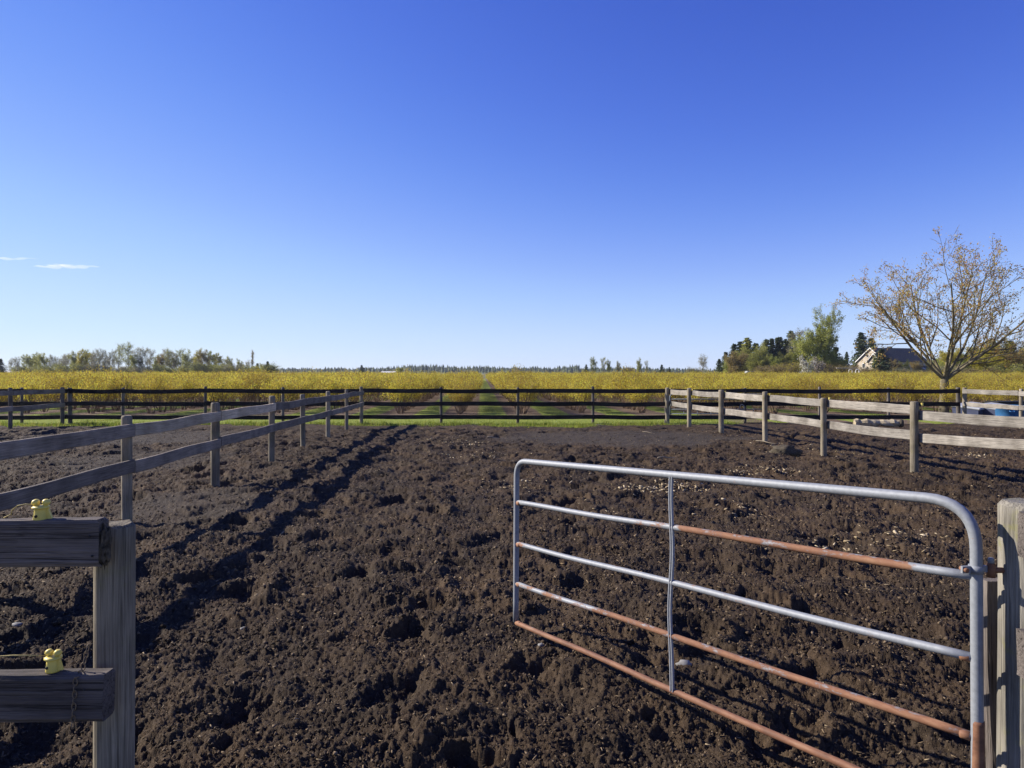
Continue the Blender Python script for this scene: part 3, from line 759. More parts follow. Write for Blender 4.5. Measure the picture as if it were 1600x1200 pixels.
# brace: a pressed channel strip with two bright lips
s_b = 0.506
zt = [gz_l[i] * (1 - s_b) + gz_r[i] * s_b for i in range(5)]
bp = []
for i in range(33):
    q = i / 32; z = zt[0] + (zt[4] - zt[0]) * q
    bp.append((0.010 * math.sin(q * 7.0) * q - 0.004 * math.sin(q * 13), z))
V = []; F = []
prof = [(-0.0105, -0.008), (-0.009, -0.013), (-0.005, -0.013), (-0.003, -0.004), (0.003, -0.004), (0.005, -0.013), (0.009, -0.013), (0.0105, -0.008), (0.0105, -0.001), (-0.0105, -0.001)]
for (dx, z) in bp:
    for (u, w) in prof: V.append((u + dx, w - 0.004, z))
k = len(prof)
for i in range(len(bp) - 1):
    for j in range(k):
        j2 = (j + 1) % k; F.append((i * k + j, (i + 1) * k + j, (i + 1) * k + j2, i * k + j2))
F.append(tuple(range(k))); F.append(tuple(reversed(range((len(bp) - 1) * k, len(bp) * k))))
part('brace', pymesh('brace', V, F), galv('galvanised_brace', base=(0.30, 0.31, 0.325)), gate, gp(s_b, 0) , (0, 0, gyaw))
# hinge strap round the upright
hz = 1.65 - (889 - 582) * 2.18 / 1067
me = lathe('hinge_strap', [(0.0185, -0.012), (0.0218, -0.012), (0.0218, 0.012), (0.0185, 0.012)], 18)
hs = part('hinge_strap', me, M['galv_frame'], gate, gp(1.0, hz))
me = box_mesh('strap_ear', -0.052, -0.018, -0.004, 0.004, -0.011, 0.011); e1 = part('strap_ear', me, M['galv_frame'], hs, gp(1.0, hz), (0, 0, 0.15))
me = lathe('bolt', [(0.008, -0.014), (0.008, 0.014), (0.005, 0.017)], 8); part('bolt', me, M['rust'], hs, gp(1.0, hz) + Vector((-0.041, -0.004, 0)), (math.radians(90), 0, 0))
me = box_mesh('strap_ear', 0.018, 0.046, -0.005, 0.005, -0.010, 0.010); part('strap_ear', me, M['galv_frame'], hs, gp(1.0, hz), (0, 0, 0.1))

# hinge post: thick old round post
rng = random.Random(77)
HPX, HPY = 1.652, 2.18
gp_root = empty('gate_post', (HPX, HPY, 0), 'thick weathered round gate post with yellow lichen at the right edge', 'post')
post_me = round_post_mesh('post', 1.222, 0.089, rng, 64, 40, 0.014, 0.09)
part('post', post_me, M['post_near'], gp_root, (HPX, HPY, 0))
me = tube_mesh('hinge_pin', [(0, 0, -0.022), (0, 0, 0.020), (0, 0, 0.024)], [0.0125, 0.0125, 0.009], 14)
pin_at = gp(1.0, hz) + Vector((0.048, 0.0, -0.004))
hp = part('hinge_pin', me, M['rust'], gp_root, pin_at)
part('pin_head', lathe('pin_head', [(0.0095, 0), (0.0095, 0.014), (0.007, 0.018)], 12), M['galv_frame'], hp, pin_at + Vector((0, 0, 0.022)))
part('pin_shank', tube_mesh('pin_shank', [(0, 0, 0), (0.06, 0.0, 0)], 0.009, 10), M['rust'], hp, pin_at)
# plank standing behind the post
pb = empty('leaning_plank', (1.69, 2.345, 0), 'narrow upright plank standing behind the round gate post', 'plank')
me = board_mesh('plank', 1.09, 0.13, 0.04, rng, n=20)
part('plank', me, M['rail_near'], pb, (1.706, 2.345, -0.15), (0, math.radians(-91.2), math.radians(3)))
# boards of the fence that goes on to the right
nrf = empty('gateway_fence', (1.7, 2.05, 0), 'grey fence boards nailed to the gate post, cut off by the right edge', 'fence')
rail(nrf, (1.538, 2.068, 1.166), (4.3, 2.062, 1.166), 0.136, 0.04, M['rail_near'], rng, n=30, rag0=0.01)
rail(nrf, (1.536, 2.062, 0.802), (4.3, 2.052, 0.802), 0.140, 0.055, M['rail_near'], rng, n=30, rag0=0.01)
rail(nrf, (1.536, 2.068, 0.36), (4.3, 2.062, 0.36), 0.140, 0.04, M['rail_near'], rng, n=30, rag0=0.01)
part('post', round_post_mesh('post', 1.2, 0.07, rng), M['post'], nrf, (4.2, 2.155, 0))

# ------------------------------------------------------------------ plants
def grow(rng, start, direction, length, radius, level, maxlevel, P, tips, cfg):
    nseg = cfg.get('nseg', 5); pts = [start.copy()]; rad = [radius]
    d = direction.normalized(); p = start.copy()
    for i in range(nseg):
        j = cfg['wob'] * (0.5 if level == 0 else 1.0)
        d = (d + Vector((rng.gauss(0, j), rng.gauss(0, j), rng.gauss(0, j) + cfg['up'] * (0.2 if level == 0 else 1)))).normalized()
        p = p + d * (length / nseg); pts.append(p.copy())
        rad.append(max(radius * (1 - (1 - cfg['taper']) * (i + 1) / nseg), cfg['rmin']))
    P.append((pts, rad, level))
    if level >= maxlevel - cfg.get('leaf_levels', 1):
        for q in range(1, len(pts)): tips.append((pts[q], level))
    if level < maxlevel:
        n = cfg['kids'][min(level, len(cfg['kids']) - 1)]
        t0 = cfg['t0'][min(level, len(cfg['t0']) - 1)]
        a0 = rng.random() * 6.28
        for c in range(n):
            tt = t0 + (1 - t0) * (c + rng.random() * 0.8) / n
            f = min(tt, 0.999) * nseg; i0 = int(f); fr = f - i0
            q = pts[i0].lerp(pts[i0 + 1], fr); rr_ = rad[i0] * (1 - fr) + rad[i0 + 1] * fr
            dd = (pts[i0 + 1] - pts[i0]).normalized()
            ang = math.radians(rng.gauss(cfg['angle'][min(level, len(cfg['angle']) - 1)], 8)); az = a0 + c * 2.399 + rng.gauss(0, 0.3)
            u = dd.orthogonal().normalized(); w = dd.cross(u)
            nd = dd * math.cos(ang) + (u * math.cos(az) + w * math.sin(az)) * math.sin(ang)
            ln = length * cfg['ratio'][min(level, len(cfg['ratio']) - 1)] * rng.uniform(0.75, 1.2) * (1.15 - 0.45 * tt if level else 1)
            grow(rng, q, nd, ln, min(rr_ * cfg['rratio'], rr_ * 0.95), level + 1, maxlevel, P, tips, cfg)
def skeleton_mesh(name, P, sides=(8, 6, 5, 4, 3, 3)):
    V = []; F = []
    for pts, rad, lv in P:
        n = sides[min(lv, len(sides) - 1)]; base = len(V); prev = None
        for i, p in enumerate(pts):
            t_ = (pts[min(i + 1, len(pts) - 1)] - pts[max(i - 1, 0)]).normalized()
            u = t_.orthogonal().normalized() if prev is None else (prev - t_ * prev.dot(t_)).normalized()
            prev = u; w = t_.cross(u)
            for k in range(n):
                th = 6.2832 * k / n; V.append(tuple(p + (u * math.cos(th) + w * math.sin(th)) * rad[i]))
        for i in range(len(pts) - 1):
            for k in range(n):
                k2 = (k + 1) % n; F.append((base + i * n + k, base + i * n + k2, base + (i + 1) * n + k2, base + (i + 1) * n + k))
    me = rawmesh(name, V, F); return smooth(me)
def leaf_cloud(name, C, size, rs_, per=1, spread=0.1, flat=0.0, aspect=0.6, face=0.75):
    """leaf-sized folded faces round the twig points; leaves turn up and outward more often than not."""
    C = np.asarray(C, dtype=np.float64); C = np.repeat(C, per, 0)
    n = len(C); C = C + rs_.randn(n, 3) * spread
    mid = np.array([0, 0, C[:, 2].min() + 0.45 * (C[:, 2].max() - C[:, 2].min())])
    outw = C - mid; outw /= np.linalg.norm(outw, axis=1)[:, None] + 1e-9
    nn = rs_.randn(n, 3) * 0.62 + face * (0.75 * outw + np.array([0, 0, 0.55]))
    nn /= np.linalg.norm(nn, axis=1)[:, None] + 1e-9
    u = np.cross(nn, rs_.randn(n, 3)); u /= np.linalg.norm(u, axis=1)[:, None] + 1e-9
    w = np.cross(nn, u)
    s = size * (0.6 + 0.8 * rs_.rand(n))[:, None]
    V = np.stack([C - u * s, C + w * s * aspect - u * s * .1 + nn * s * .18, C + u * s, C - w * s * aspect - u * s * .1 + nn * s * .18], 1).reshape(-1, 3)
    i = np.arange(n)[:, None] * 4
    F = np.concatenate([i + np.array([[0, 3, 2]]), i + np.array([[0, 2, 1]])], 0)
    return rawmesh(name, V, F)

ORD = ['first', 'second', 'third', 'fourth', 'fifth', 'sixth', 'seventh', 'eighth', 'ninth', 'tenth', 'eleventh', 'twelfth', 'thirteenth', 'fourteenth', 'fifteenth', 'sixteenth', 'seventeenth', 'eighteenth', 'nineteenth', 'twentieth',
       'twenty-first', 'twenty-second', 'twenty-third', 'twenty-fourth', 'twenty-fifth', 'twenty-sixth', 'twenty-seventh', 'twenty-eighth', 'twenty-ninth', 'thirtieth', 'thirty-first', 'thirty-second', 'thirty-third', 'thirty-fourth', 'thirty-fifth',
       'thirty-sixth', 'thirty-seventh', 'thirty-eighth', 'thirty-ninth', 'fortieth', 'forty-first', 'forty-second', 'forty-third', 'forty-fourth', 'forty-fifth', 'forty-sixth', 'forty-seventh', 'forty-eighth', 'forty-ninth', 'fiftieth', 'fifty-first', 'fifty-second', 'fifty-third', 'fifty-fourth', 'fifty-fifth']
# --- blueberry bushes
def bush_proto(seed):
    rng = random.Random(seed); rs_ = np.random.RandomState(seed)
    P = []; tips = []
    for c in range(15):
        az = rng.random() * 6.28; lean = rng.uniform(0.05, 0.62)
        st = Vector((math.cos(az) * rng.uniform(0.02, 0.13), math.sin(az) * rng.uniform(0.02, 0.13), -0.05))
        dr = Vector((math.cos(az) * lean, math.sin(az) * lean, 1))
        cfg = dict(wob=0.10, up=0.05, taper=0.45, rmin=0.0035, kids=(4, 3), t0=(0.42, 0.25), angle=(30, 32), ratio=(0.42, 0.6), rratio=0.6, leaf_levels=1, nseg=4)
        grow(rng, st, dr, rng.uniform(0.84, 1.10), 0.014, 0, 2, P, tips, cfg)
    pts = np.array([tuple(t_[0]) for t_ in tips])
    pts = pts[rs_.rand(len(pts)) < np.clip((pts[:, 2] - 0.35) / 0.55, 0.0, 1.0)]
    return skeleton_mesh('canes', P, (4, 3, 3)), leaf_cloud('foliage', pts, 0.019, rs_, 5, 0.055, face=0.55)
BUSH = []
for sd in (1, 2, 3, 4, 5):
    cm, fm = bush_proto(100 + sd); cm.materials.append(M['cane']); fm.materials.append(M['leaf_berry']); BUSH.append((cm, fm))
rng = random.Random(9)
cand = []
far_pts = []
for k in range(-62, 66):
    y = FIELD_Y + rng.uniform(0.3, 1.1)
    j = 0
    while y < 135:
        x = row_x(k, y) + rng.gauss(0, 0.08)
        if abs(x) < 0.80 * y + 3:
            cand.append((y, x, k, j))
        y += 1.02 * rng.uniform(0.85, 1.15) * (1 if y < 70 else 1.5); j += 1
# the 300 that show largest: front of every row first
inview = [c for c in cand if abs(c[1]) < 0.77 * c[0] + 0.5]
inview.sort(key=lambda c: c[0])
near = set(inview[:300])
front_rows = sorted({c[2] for c in near if c[3] == 0}, key=lambda k: k)
first_bush = None
for (y, x, k, j) in inview[:300]:
    cm, fm = BUSH[rng.randrange(5)]
    sc = rng.uniform(0.82, 1.2) * (1.12 if rng.random() < 0.08 else 1)
    if j == 0 and k in front_rows:
        n_ = front_rows.index(k) + 1
        lab = 'yellow-green berry bush at the near end of its row, %s row from the left' % ORD[n_ - 1]
    else: lab = 'yellow-green berry bush standing behind the front bushes of the field rows'
    r = empty('berry_bush', (x, y, 0.0), lab, 'bush', 'berry bushes in the field rows')
    for nm, mm in (('canes', cm), ('foliage', fm)):
        o = bpy.data.objects.new(nm, mm); COL.objects.link(o); o.parent = r
    r.rotation_euler = (0, 0, rng.random() * 6.28); r.scale = (sc, sc, sc * rng.uniform(0.93, 1.07) * (1.0 - 0.08 * min(1, max(0, (x + 2) / 10))))
    if first_bush is None: first_bush = r
# the rest of the field: one object, instanced bushes
rest = [c for c in cand if c not in near]
pm = bpy.data.meshes.new('berry_rows_beyond'); pm.vertices.add(len(rest))
pm.vertices.foreach_set('co', np.array([(c[1], c[0], 0) for c in rest], dtype=np.float32).ravel())
ob = bpy.data.objects.new('berry_rows_beyond', pm); COL.objects.link(ob)
tag(ob, 'mass of yellow-green berry bushes in rows filling the far field', 'bushes', kind='stuff')
ng = bpy.data.node_groups.new('berry_rows', 'GeometryNodeTree')
ng.interface.new_socket('Geometry', in_out='INPUT', socket_type='NodeSocketGeometry')
ng.interface.new_socket('Geometry', in_out='OUTPUT', socket_type='NodeSocketGeometry')
gi = ng.nodes.new('NodeGroupInput'); go = ng.nodes.new('NodeGroupOutput')
jn = ng.nodes.new('GeometryNodeGeometryToInstance')
srcs = [c for c in first_bush.children]
others = []
seen = set()
for o in COL.objects:
    if o.name.startswith('berry_bush') and o.children and o.children[0].data.name not in seen:
        seen.add(o.children[0].data.name); others.append(o)
gti = []
for bsh in others[:5]:
    jg = ng.nodes.new('GeometryNodeJoinGeometry')
    for chd in bsh.children:
        oi = ng.nodes.new('GeometryNodeObjectInfo'); oi.transform_space = 'ORIGINAL'; oi.inputs['Object'].default_value = chd
        ng.links.new(oi.outputs['Geometry'], jg.inputs[0])
    g2 = ng.nodes.new('GeometryNodeGeometryToInstance'); ng.links.new(jg.outputs[0], g2.inputs[0]); gti.append(g2)
jall = ng.nodes.new('GeometryNodeJoinGeometry')
for g2 in reversed(gti): ng.links.new(g2.outputs[0], jall.inputs[0])
iop = ng.nodes.new('GeometryNodeInstanceOnPoints'); iop.inputs['Pick Instance'].default_value = True
ng.links.new(gi.outputs[0], iop.inputs['Points']); ng.links.new(jall.outputs[0], iop.inputs['Instance'])
ri = ng.nodes.new('FunctionNodeRandomValue'); ri.data_type = 'INT'; ri.inputs['Min'].default_value = 0; ri.inputs['Max'].default_value = 4
for s_ in ri.inputs:
    pass
rv = ng.nodes.new('FunctionNodeRandomValue'); rv.data_type = 'FLOAT_VECTOR'
rv.inputs[0].default_value = (0, 0, 0); rv.inputs[1].default_value = (0, 0, 6.28)
rsn = ng.nodes.new('FunctionNodeRandomValue'); rsn.data_type = 'FLOAT'; rsn.inputs[2].default_value = 0.80; rsn.inputs[3].default_value = 1.24
ng.links.new(rv.outputs[0], iop.inputs['Rotation']); ng.links.new(rsn.outputs[1], iop.inputs['Scale'])
ng.links.new(iop.outputs[0], go.inputs[0])
for s_ in ri.outputs:
    if s_.enabled: ng.links.new(s_, iop.inputs['Instance Index']); break
ng.nodes.remove(jn)
md = ob.modifiers.new('rows', 'NODES'); md.node_group = ng

# --- grass
rs2 = np.random.RandomState(5)
def blades(x, y, h0, h1, w):
    n = len(x); a = rs2.rand(n) * 6.283; h = h0 + (h1 - h0) * rs2.rand(n) ** 1.5
    z = np.full(n, -0.05)
    lean = 0.5 * h * rs2.rand(n); la = rs2.rand(n) * 6.283
    P = np.stack([np.stack([x - np.cos(a) * w, y - np.sin(a) * w, z], -1), np.stack([x + np.cos(a) * w, y + np.sin(a) * w, z], -1),
                  np.stack([x + np.cos(la) * lean, y + np.sin(la) * lean, z + h], -1)], 1)
    return P.reshape(-1, 3), np.arange(n * 3).reshape(-1, 3)
n = 210000
gx = (rs2.rand(n) * 2 - 1) * 23; gy = 20.2 + 6.2 * rs2.rand(n)
dens = sstep(21.0, 22.3, gy + edge_line(gx) + 0.5 * perlin(gx * 2.2, gy * 2.2, 62)) * (0.55 + 0.45 * sstep(-0.2, 0.3, perlin(gx * 0.9, gy * 0.9, 63)))
dens = np.where(gx > 7.5, dens * 0.22, dens)
k_ = rs2.rand(n) < dens; g1 = blades(gx[k_], gy[k_], 0.03, 0.095, 0.008)
n = 90000
gy = 26 + 24 * rs2.rand(n) ** 1.3; kk = rs2.randint(-14, 15, n)
gx = ROW_X0 + (kk + 0.5) * ROW_GAP - ROW_TILT * (gy - 28) + rs2.randn(n) * 0.33
g2 = blades(gx, gy, 0.03, 0.085, 0.010)
nt_ = 420; tx = (rs2.rand(nt_) * 2 - 1) * 22; ty = 21.2 + 1.5 * rs2.rand(nt_) ** 1.5 - edge_line(tx)
bx_ = np.repeat(tx, 26) + rs2.randn(nt_ * 26) * 0.07; by_ = np.repeat(ty, 26) + rs2.randn(nt_ * 26) * 0.07
kt = bx_ < 6.5; bx_ = bx_[kt]; by_ = by_[kt]
g3 = blades(bx_, by_, 0.08, 0.20, 0.007)
V, F = joined([g1, g2, g3])
tag(part('grass', rawmesh('grass', V, F), M['grass']), 'bright green grass along the back fence and between the berry rows', 'grass', kind='stuff')

# --- trees
def add_tree(name, label, cat, loc, trunk_me, crown_me, tm, cm, scale=1.0, rz=0.0, group=None, sx=1.0):
    r = empty(name, loc, label, cat, group)
    for nm, me_, mt in (('trunk', trunk_me, tm), ('crown', crown_me, cm)):
        if not me_.materials: me_.materials.append(mt)
        o = bpy.data.objects.new(nm, me_); COL.objects.link(o); o.parent = r
    r.scale = (scale * sx, scale * sx, scale); r.rotation_euler = (0, 0, rz); return r

# the maple at the right
rng = random.Random(58); P = []; tips = []
trunk_top = Vector((0.02, 0, 1.25))
P.append(([Vector((0, 0, -0.2)), Vector((0, 0, 0.1)), Vector((0.01, 0, 0.6)), trunk_top, Vector((0.03, 0, 1.5))], [0.25, 0.20, 0.165, 0.165, 0.12], 0))
cfg = dict(wob=0.07, up=0.035, taper=0.42, rmin=0.006, kids=(0, 8, 5, 3), t0=(0.2, 0.18, 0.2, 0.2), angle=(35, 36, 38, 40), ratio=(0.7, 0.52, 0.52, 0.5), rratio=0.62, leaf_levels=1, nseg=6)
limbs = [(-54, 4.5, 200), (-38, 4.8, 150), (-20, 5.0, 250), (-4, 5.2, 60), (12, 5.2, 330), (28, 5.0, 20), (44, 4.8, 290), (55, 4.3, 100)]
for (ang, ln, az) in limbs:
    a = math.radians(ang)
    dr = Vector((math.sin(a), 0.55 * math.sin(math.radians(az)), math.cos(a)))
    grow(rng, trunk_top + Vector((0, 0, rng.uniform(0.0, 0.22))), dr, ln * 0.88, 0.060, 1, 4, P, tips, cfg)
pts = np.array([tuple(t_[0]) for t_ in tips]); rs_ = np.random.RandomState(8)
print('maple tips', len(pts))
pts = pts[rs_.rand(len(pts)) < min(1.0, 3300 / len(pts))]
mt = at_dist(1475, 645, 27.9)
add_tree('maple_tree', 'wide-spreading tree with small opening orange-olive leaves behind the back fence', 'tree', (mt.x, 27.9, -0.03),
         skeleton_mesh('trunk', P, (12, 8, 6, 4, 3)), leaf_cloud('crown', pts, 0.036, rs_, 4, 0.075, face=0.4), M['bark_moss'], M['leaf_maple'], 1.0, 0)

# prototypes of far trees (unit: real metres, nominal height in dict)
def decid(seed, H, tr, spread, kids, leafn, lsize, trunk_frac=0.25, angle=34, up=0.06, lspread=0.3, maxl=3):
    rng = random.Random(seed); rs_ = np.random.RandomState(seed); P = []; tips = []
    cfg = dict(wob=0.06, up=up, taper=0.25, rmin=0.03, kids=kids, t0=(trunk_frac, 0.25, 0.2), angle=(angle, 38, 40), ratio=(spread, 0.5, 0.5), rratio=0.55, leaf_levels=2, nseg=6)
    grow(rng, Vector((0, 0, -0.3)), Vector((0, 0, 1)), H, tr, 0, maxl, P, tips, cfg)
    pts = np.array([tuple(t_[0]) for t_ in tips])
    pts = pts[rs_.randint(0, len(pts), leafn)]
    hmax = max(p.z for pp in P for p in pp[0])
    return skeleton_mesh('trunk', P, (7, 4, 3, 3)), leaf_cloud('crown', pts, lsize, rs_, 1, lspread, face=0.5), hmax
def conifer(seed, H, R, nwh=26, per=7, droop=0.25, rag=0.25, base=0.06):
    rng = random.Random(seed); rs_ = np.random.RandomState(seed)
    P = [([Vector((0, 0, -0.3)), Vector((0, 0, H * 0.5)), Vector((0, 0, H * 0.98))], [H * 0.018, H * 0.011, 0.02], 0)]
    C = []
    for i in range(nwh):
        f = base + (1 - base) * (i + rng.random() * 0.6) / nwh
        rl = R * (1 - f) ** 0.8 * rng.uniform(1 - rag, 1 + rag) + 0.12
        for k in range(per):
            az = rng.random() * 6.28; l = rl * rng.uniform(0.65, 1.1)
            n_ = max(3, int(l / 0.35))
            end = Vector((math.cos(az) * l, math.sin(az) * l, H * f - droop * l))
            if k < 3: P.append(([Vector((0, 0, H * f)), end], [0.05, 0.015], 2))
            for q in range(n_):
                s_ = (q + 0.6) / n_
                C.append((math.cos(az) * l * s_, math.sin(az) * l * s_, H * f - droop * l * s_ + 0.15 * s_ * (1 - s_)))
    C = np.array(C)
    return skeleton_mesh('trunk', P, (6, 4, 3)), leaf_cloud('crown', C, H * 0.030, rs_, 2, H * 0.011, flat=0.5, aspect=0.45), H
PROTO = {
 'bare': [decid(201 + i, 9.0, 0.16, 0.42, (12, 5, 3), 2400, 0.11, 0.3, 30, 0.10) for i in range(3)],
 'green': [decid(211 + i, 9.0, 0.17, 0.42, (13, 5, 3), 6000, 0.145, 0.22, 36, 0.08) for i in range(3)],
 'tall': [decid(221 + i, 11.0, 0.16, 0.30, (14, 5, 3), 2600, 0.12, 0.3, 34, 0.10) for i in range(2)],
 'spire': [decid(231, 11.0, 0.14, 0.14, (22, 3, 2), 3000, 0.10, 0.12, 22, 0.12)],
 'poplar': [decid(241, 16.0, 0.36, 0.40, (20, 6, 4), 22000, 0.15, 0.16, 38, 0.09)],
 'round': [decid(251 + i, 7.0, 0.2, 0.62, (15, 6, 3), 16000, 0.13, 0.10, 46, 0.04, 0.36) for i in range(2)],
 'shrub': [decid(261 + i, 2.6, 0.08, 0.9, (16, 6, 2), 9000, 0.065, 0.04, 58, 0.02, 0.28) for i in range(2)],
 'blossom': [decid(281, 2.6, 0.08, 0.75, (14, 5, 2), 1500, 0.10, 0.15, 48, 0.03, 0.22)],
 'conifer': [conifer(271, 12, 3.4, 30, 9), conifer(272, 12, 2.9, 30, 9, rag=0.35), conifer(273, 12, 3.8, 28, 10, 0.15)],
}
mats_for = {'bare': ('bark_grey', 'leaf_bare'), 'green': ('bark', 'leaf_green'), 'tall': ('bark_grey', 'leaf_bare'), 'spire': ('bark', 'leaf_olive'),
            'poplar': ('bark', 'leaf_bright'), 'round': ('bark', 'leaf_yellow'), 'shrub': ('bark', 'leaf_olive'), 'conifer': ('bark', 'needle'), 'blossom': ('bark', 'blossom')}
MESHV = {}
def tree_variant(kind, i, leafmat):
    key = (kind, i, leafmat)
    if key not in MESHV:
        t0, c0, H = PROTO[kind][i]
        if any(k2[:2] == (kind, i) for k2 in MESHV): t0 = t0.copy(); c0 = c0.copy(); t0.materials.clear(); c0.materials.clear()
        t0.materials.append(M[mats_for[kind][0]]); c0.materials.append(M[leafmat])
        MESHV[key] = (t0, c0, H)
    return MESHV[key]
trng = random.Random(3)
def place(kind, px, ytop, D, label, leafmat=None, wscale=1.0, name=None, group=None, cat='tree'):
    H = CAM_H + (HOR - ytop) / F_PX * D
    i = trng.randrange(len(PROTO[kind]))
    t0, c0, h0 = tree_variant(kind, i, leafmat or mats_for[kind][1])
    s = H / h0
    if kind == 'conifer': wscale *= 1.3
    nm = name or {'conifer': 'conifer_tree', 'shrub': 'shrub', 'spire': 'poplar_tree'}.get(kind, 'deciduous_tree')
    return add_tree(nm, label, cat, ((px - 800) / F_PX * D, D, -0.2), t0, c0, None, None, s, trng.random() * 6.28, group, wscale)
LEFT = [(1, 560, 'conifer', None, 1.1), (17, 557, 'bare', None, 1), (27, 556, 'bare', None, 1), (41, 553, 'green', None, 1), (50, 549, 'green', None, 1), (58, 551, 'green', None, 1.0), (66, 551, 'green', None, .9),
        (75, 555, 'bare', None, 1), (82, 553, 'bare', None, 1.1), (89, 556, 'bare', None, 1), (96, 552, 'bare', None, 1), (103, 551, 'bare', None, 1), (110, 550, 'bare', None, 1), (118, 548, 'green', None, .9), (126, 545, 'green', 'leaf_yellow', .9),
        (134, 545, 'green', None, .9), (141, 546, 'bare', None, 1), (147, 546, 'bare', 'leaf_olive', 1), (154, 543, 'tall', None, 1), (162, 549, 'bare', None, 1), (169, 551, 'bare', None, .9), (175, 545, 'tall', None, 1), (185, 538, 'tall', 'leaf_green', 1.1),
        (200, 533, 'tall', 'leaf_green', 1.25), (209, 553, 'green', None, 1.1), (217, 543, 'tall', None, 1), (223, 541, 'tall', None, 1.1), (233, 542, 'tall', None, .9), (243, 553, 'green', None, 1.1), (252, 552, 'green', 'leaf_olive', 1.1), (259, 544, 'tall', 'leaf_olive', 1), (265, 543, 'bare', 'leaf_green', 1),
        (273, 550, 'green', 'leaf_olive', 1.1), (282, 543, 'tall', 'leaf_green', 1.2), (292, 545, 'green', None, 1), (300, 552, 'bare', None, 1), (309, 543, 'green', 'leaf_yellow', 1), (319, 546, 'green', 'leaf_olive', 1), (330, 548, 'green', None, 1), (341, 551, 'green', 'leaf_yellow', 1),
        (350, 560, 'bare', None, 1), (360, 556, 'green', None, 1.1), (375, 559, 'green', None, 1), (387, 561, 'bare', None, 1), (394, 546, 'spire', None, .8), (402, 567, 'conifer', None, 1.2), (410, 566, 'green', None, 1), (418, 564, 'conifer', None, 1.1)]
desc = {'bare': 'bare grey tree', 'green': 'leafing green tree', 'tall': 'tall thin-twigged tree', 'spire': 'narrow poplar spire', 'conifer': 'small dark conifer'}
for i, (px, yt, kd, lm, ws) in enumerate(LEFT):
    place(kd, px, yt, 255 + trng.uniform(-12, 18), '%s, %s from the left in the treeline on the left horizon' % (desc[kd], ORD[i]), lm, ws, group='trees of the left treeline')
for i, px in enumerate(range(30, 425, 14)):
    place('shrub', px + trng.uniform(-4, 4), 568 + trng.uniform(-3, 4), 246 + trng.uniform(-4, 4), 'dark shrub at the foot of the left treeline, %s from the left' % ORD[i], trng.choice(['leaf_green', 'leaf_bare', 'leaf_green']), 1.3, group='undergrowth of the left treeline', cat='shrub')
MID = [(565, 570, 'conifer', None, 1.3, 330, 'small dark conifer standing alone above the middle of the field'), (624, 573, 'round', 'leaf_green', 1, 330, 'low round green tree in the middle of the horizon'),
       (916, 569, 'conifer', None, 1.1, 300, 'small conifer left of the tall leafy pair beyond the field'), (927, 557, 'green', None, .8, 300, 'upright leafing tree, left of the group right of centre'), (943, 557, 'tall', 'leaf_green', .9, 300, 'tall slim tree, second of the group right of centre'),
       (952, 561, 'green', None, .8, 300, 'dense leafing tree, third of the group right of centre'), (966, 563, 'green', 'leaf_bare', .7, 300, 'dark narrow tree, fourth of the group right of centre'), (983, 573, 'shrub', None, 1, 300, 'low olive shrub between the tree groups right of centre'),
       (999, 558, 'green', 'leaf_green', .8, 300, 'lone leafing tree with rounded top right of the group'), (1011, 562, 'tall', 'leaf_green', .7, 300, 'thin tree just right of the lone round-topped tree'), (1034, 569, 'conifer', None, 1.3, 300, 'dark conifer clump left of the bare tree'),
       (1046, 573, 'conifer', None, 1.2, 300, 'small conifer immediately left of the bare tree'), (1098, 552, 'bare', None, 1.2, 210, 'bare leafless tree standing alone left of the conifer wood'), (1085, 572, 'shrub', 'leaf_bare', 1.6, 215, 'grey brush at the foot of the bare tree')]
for (px, yt, kd, lm, ws, D, lab) in MID: place(kd, px, yt, D, lab, lm, ws)
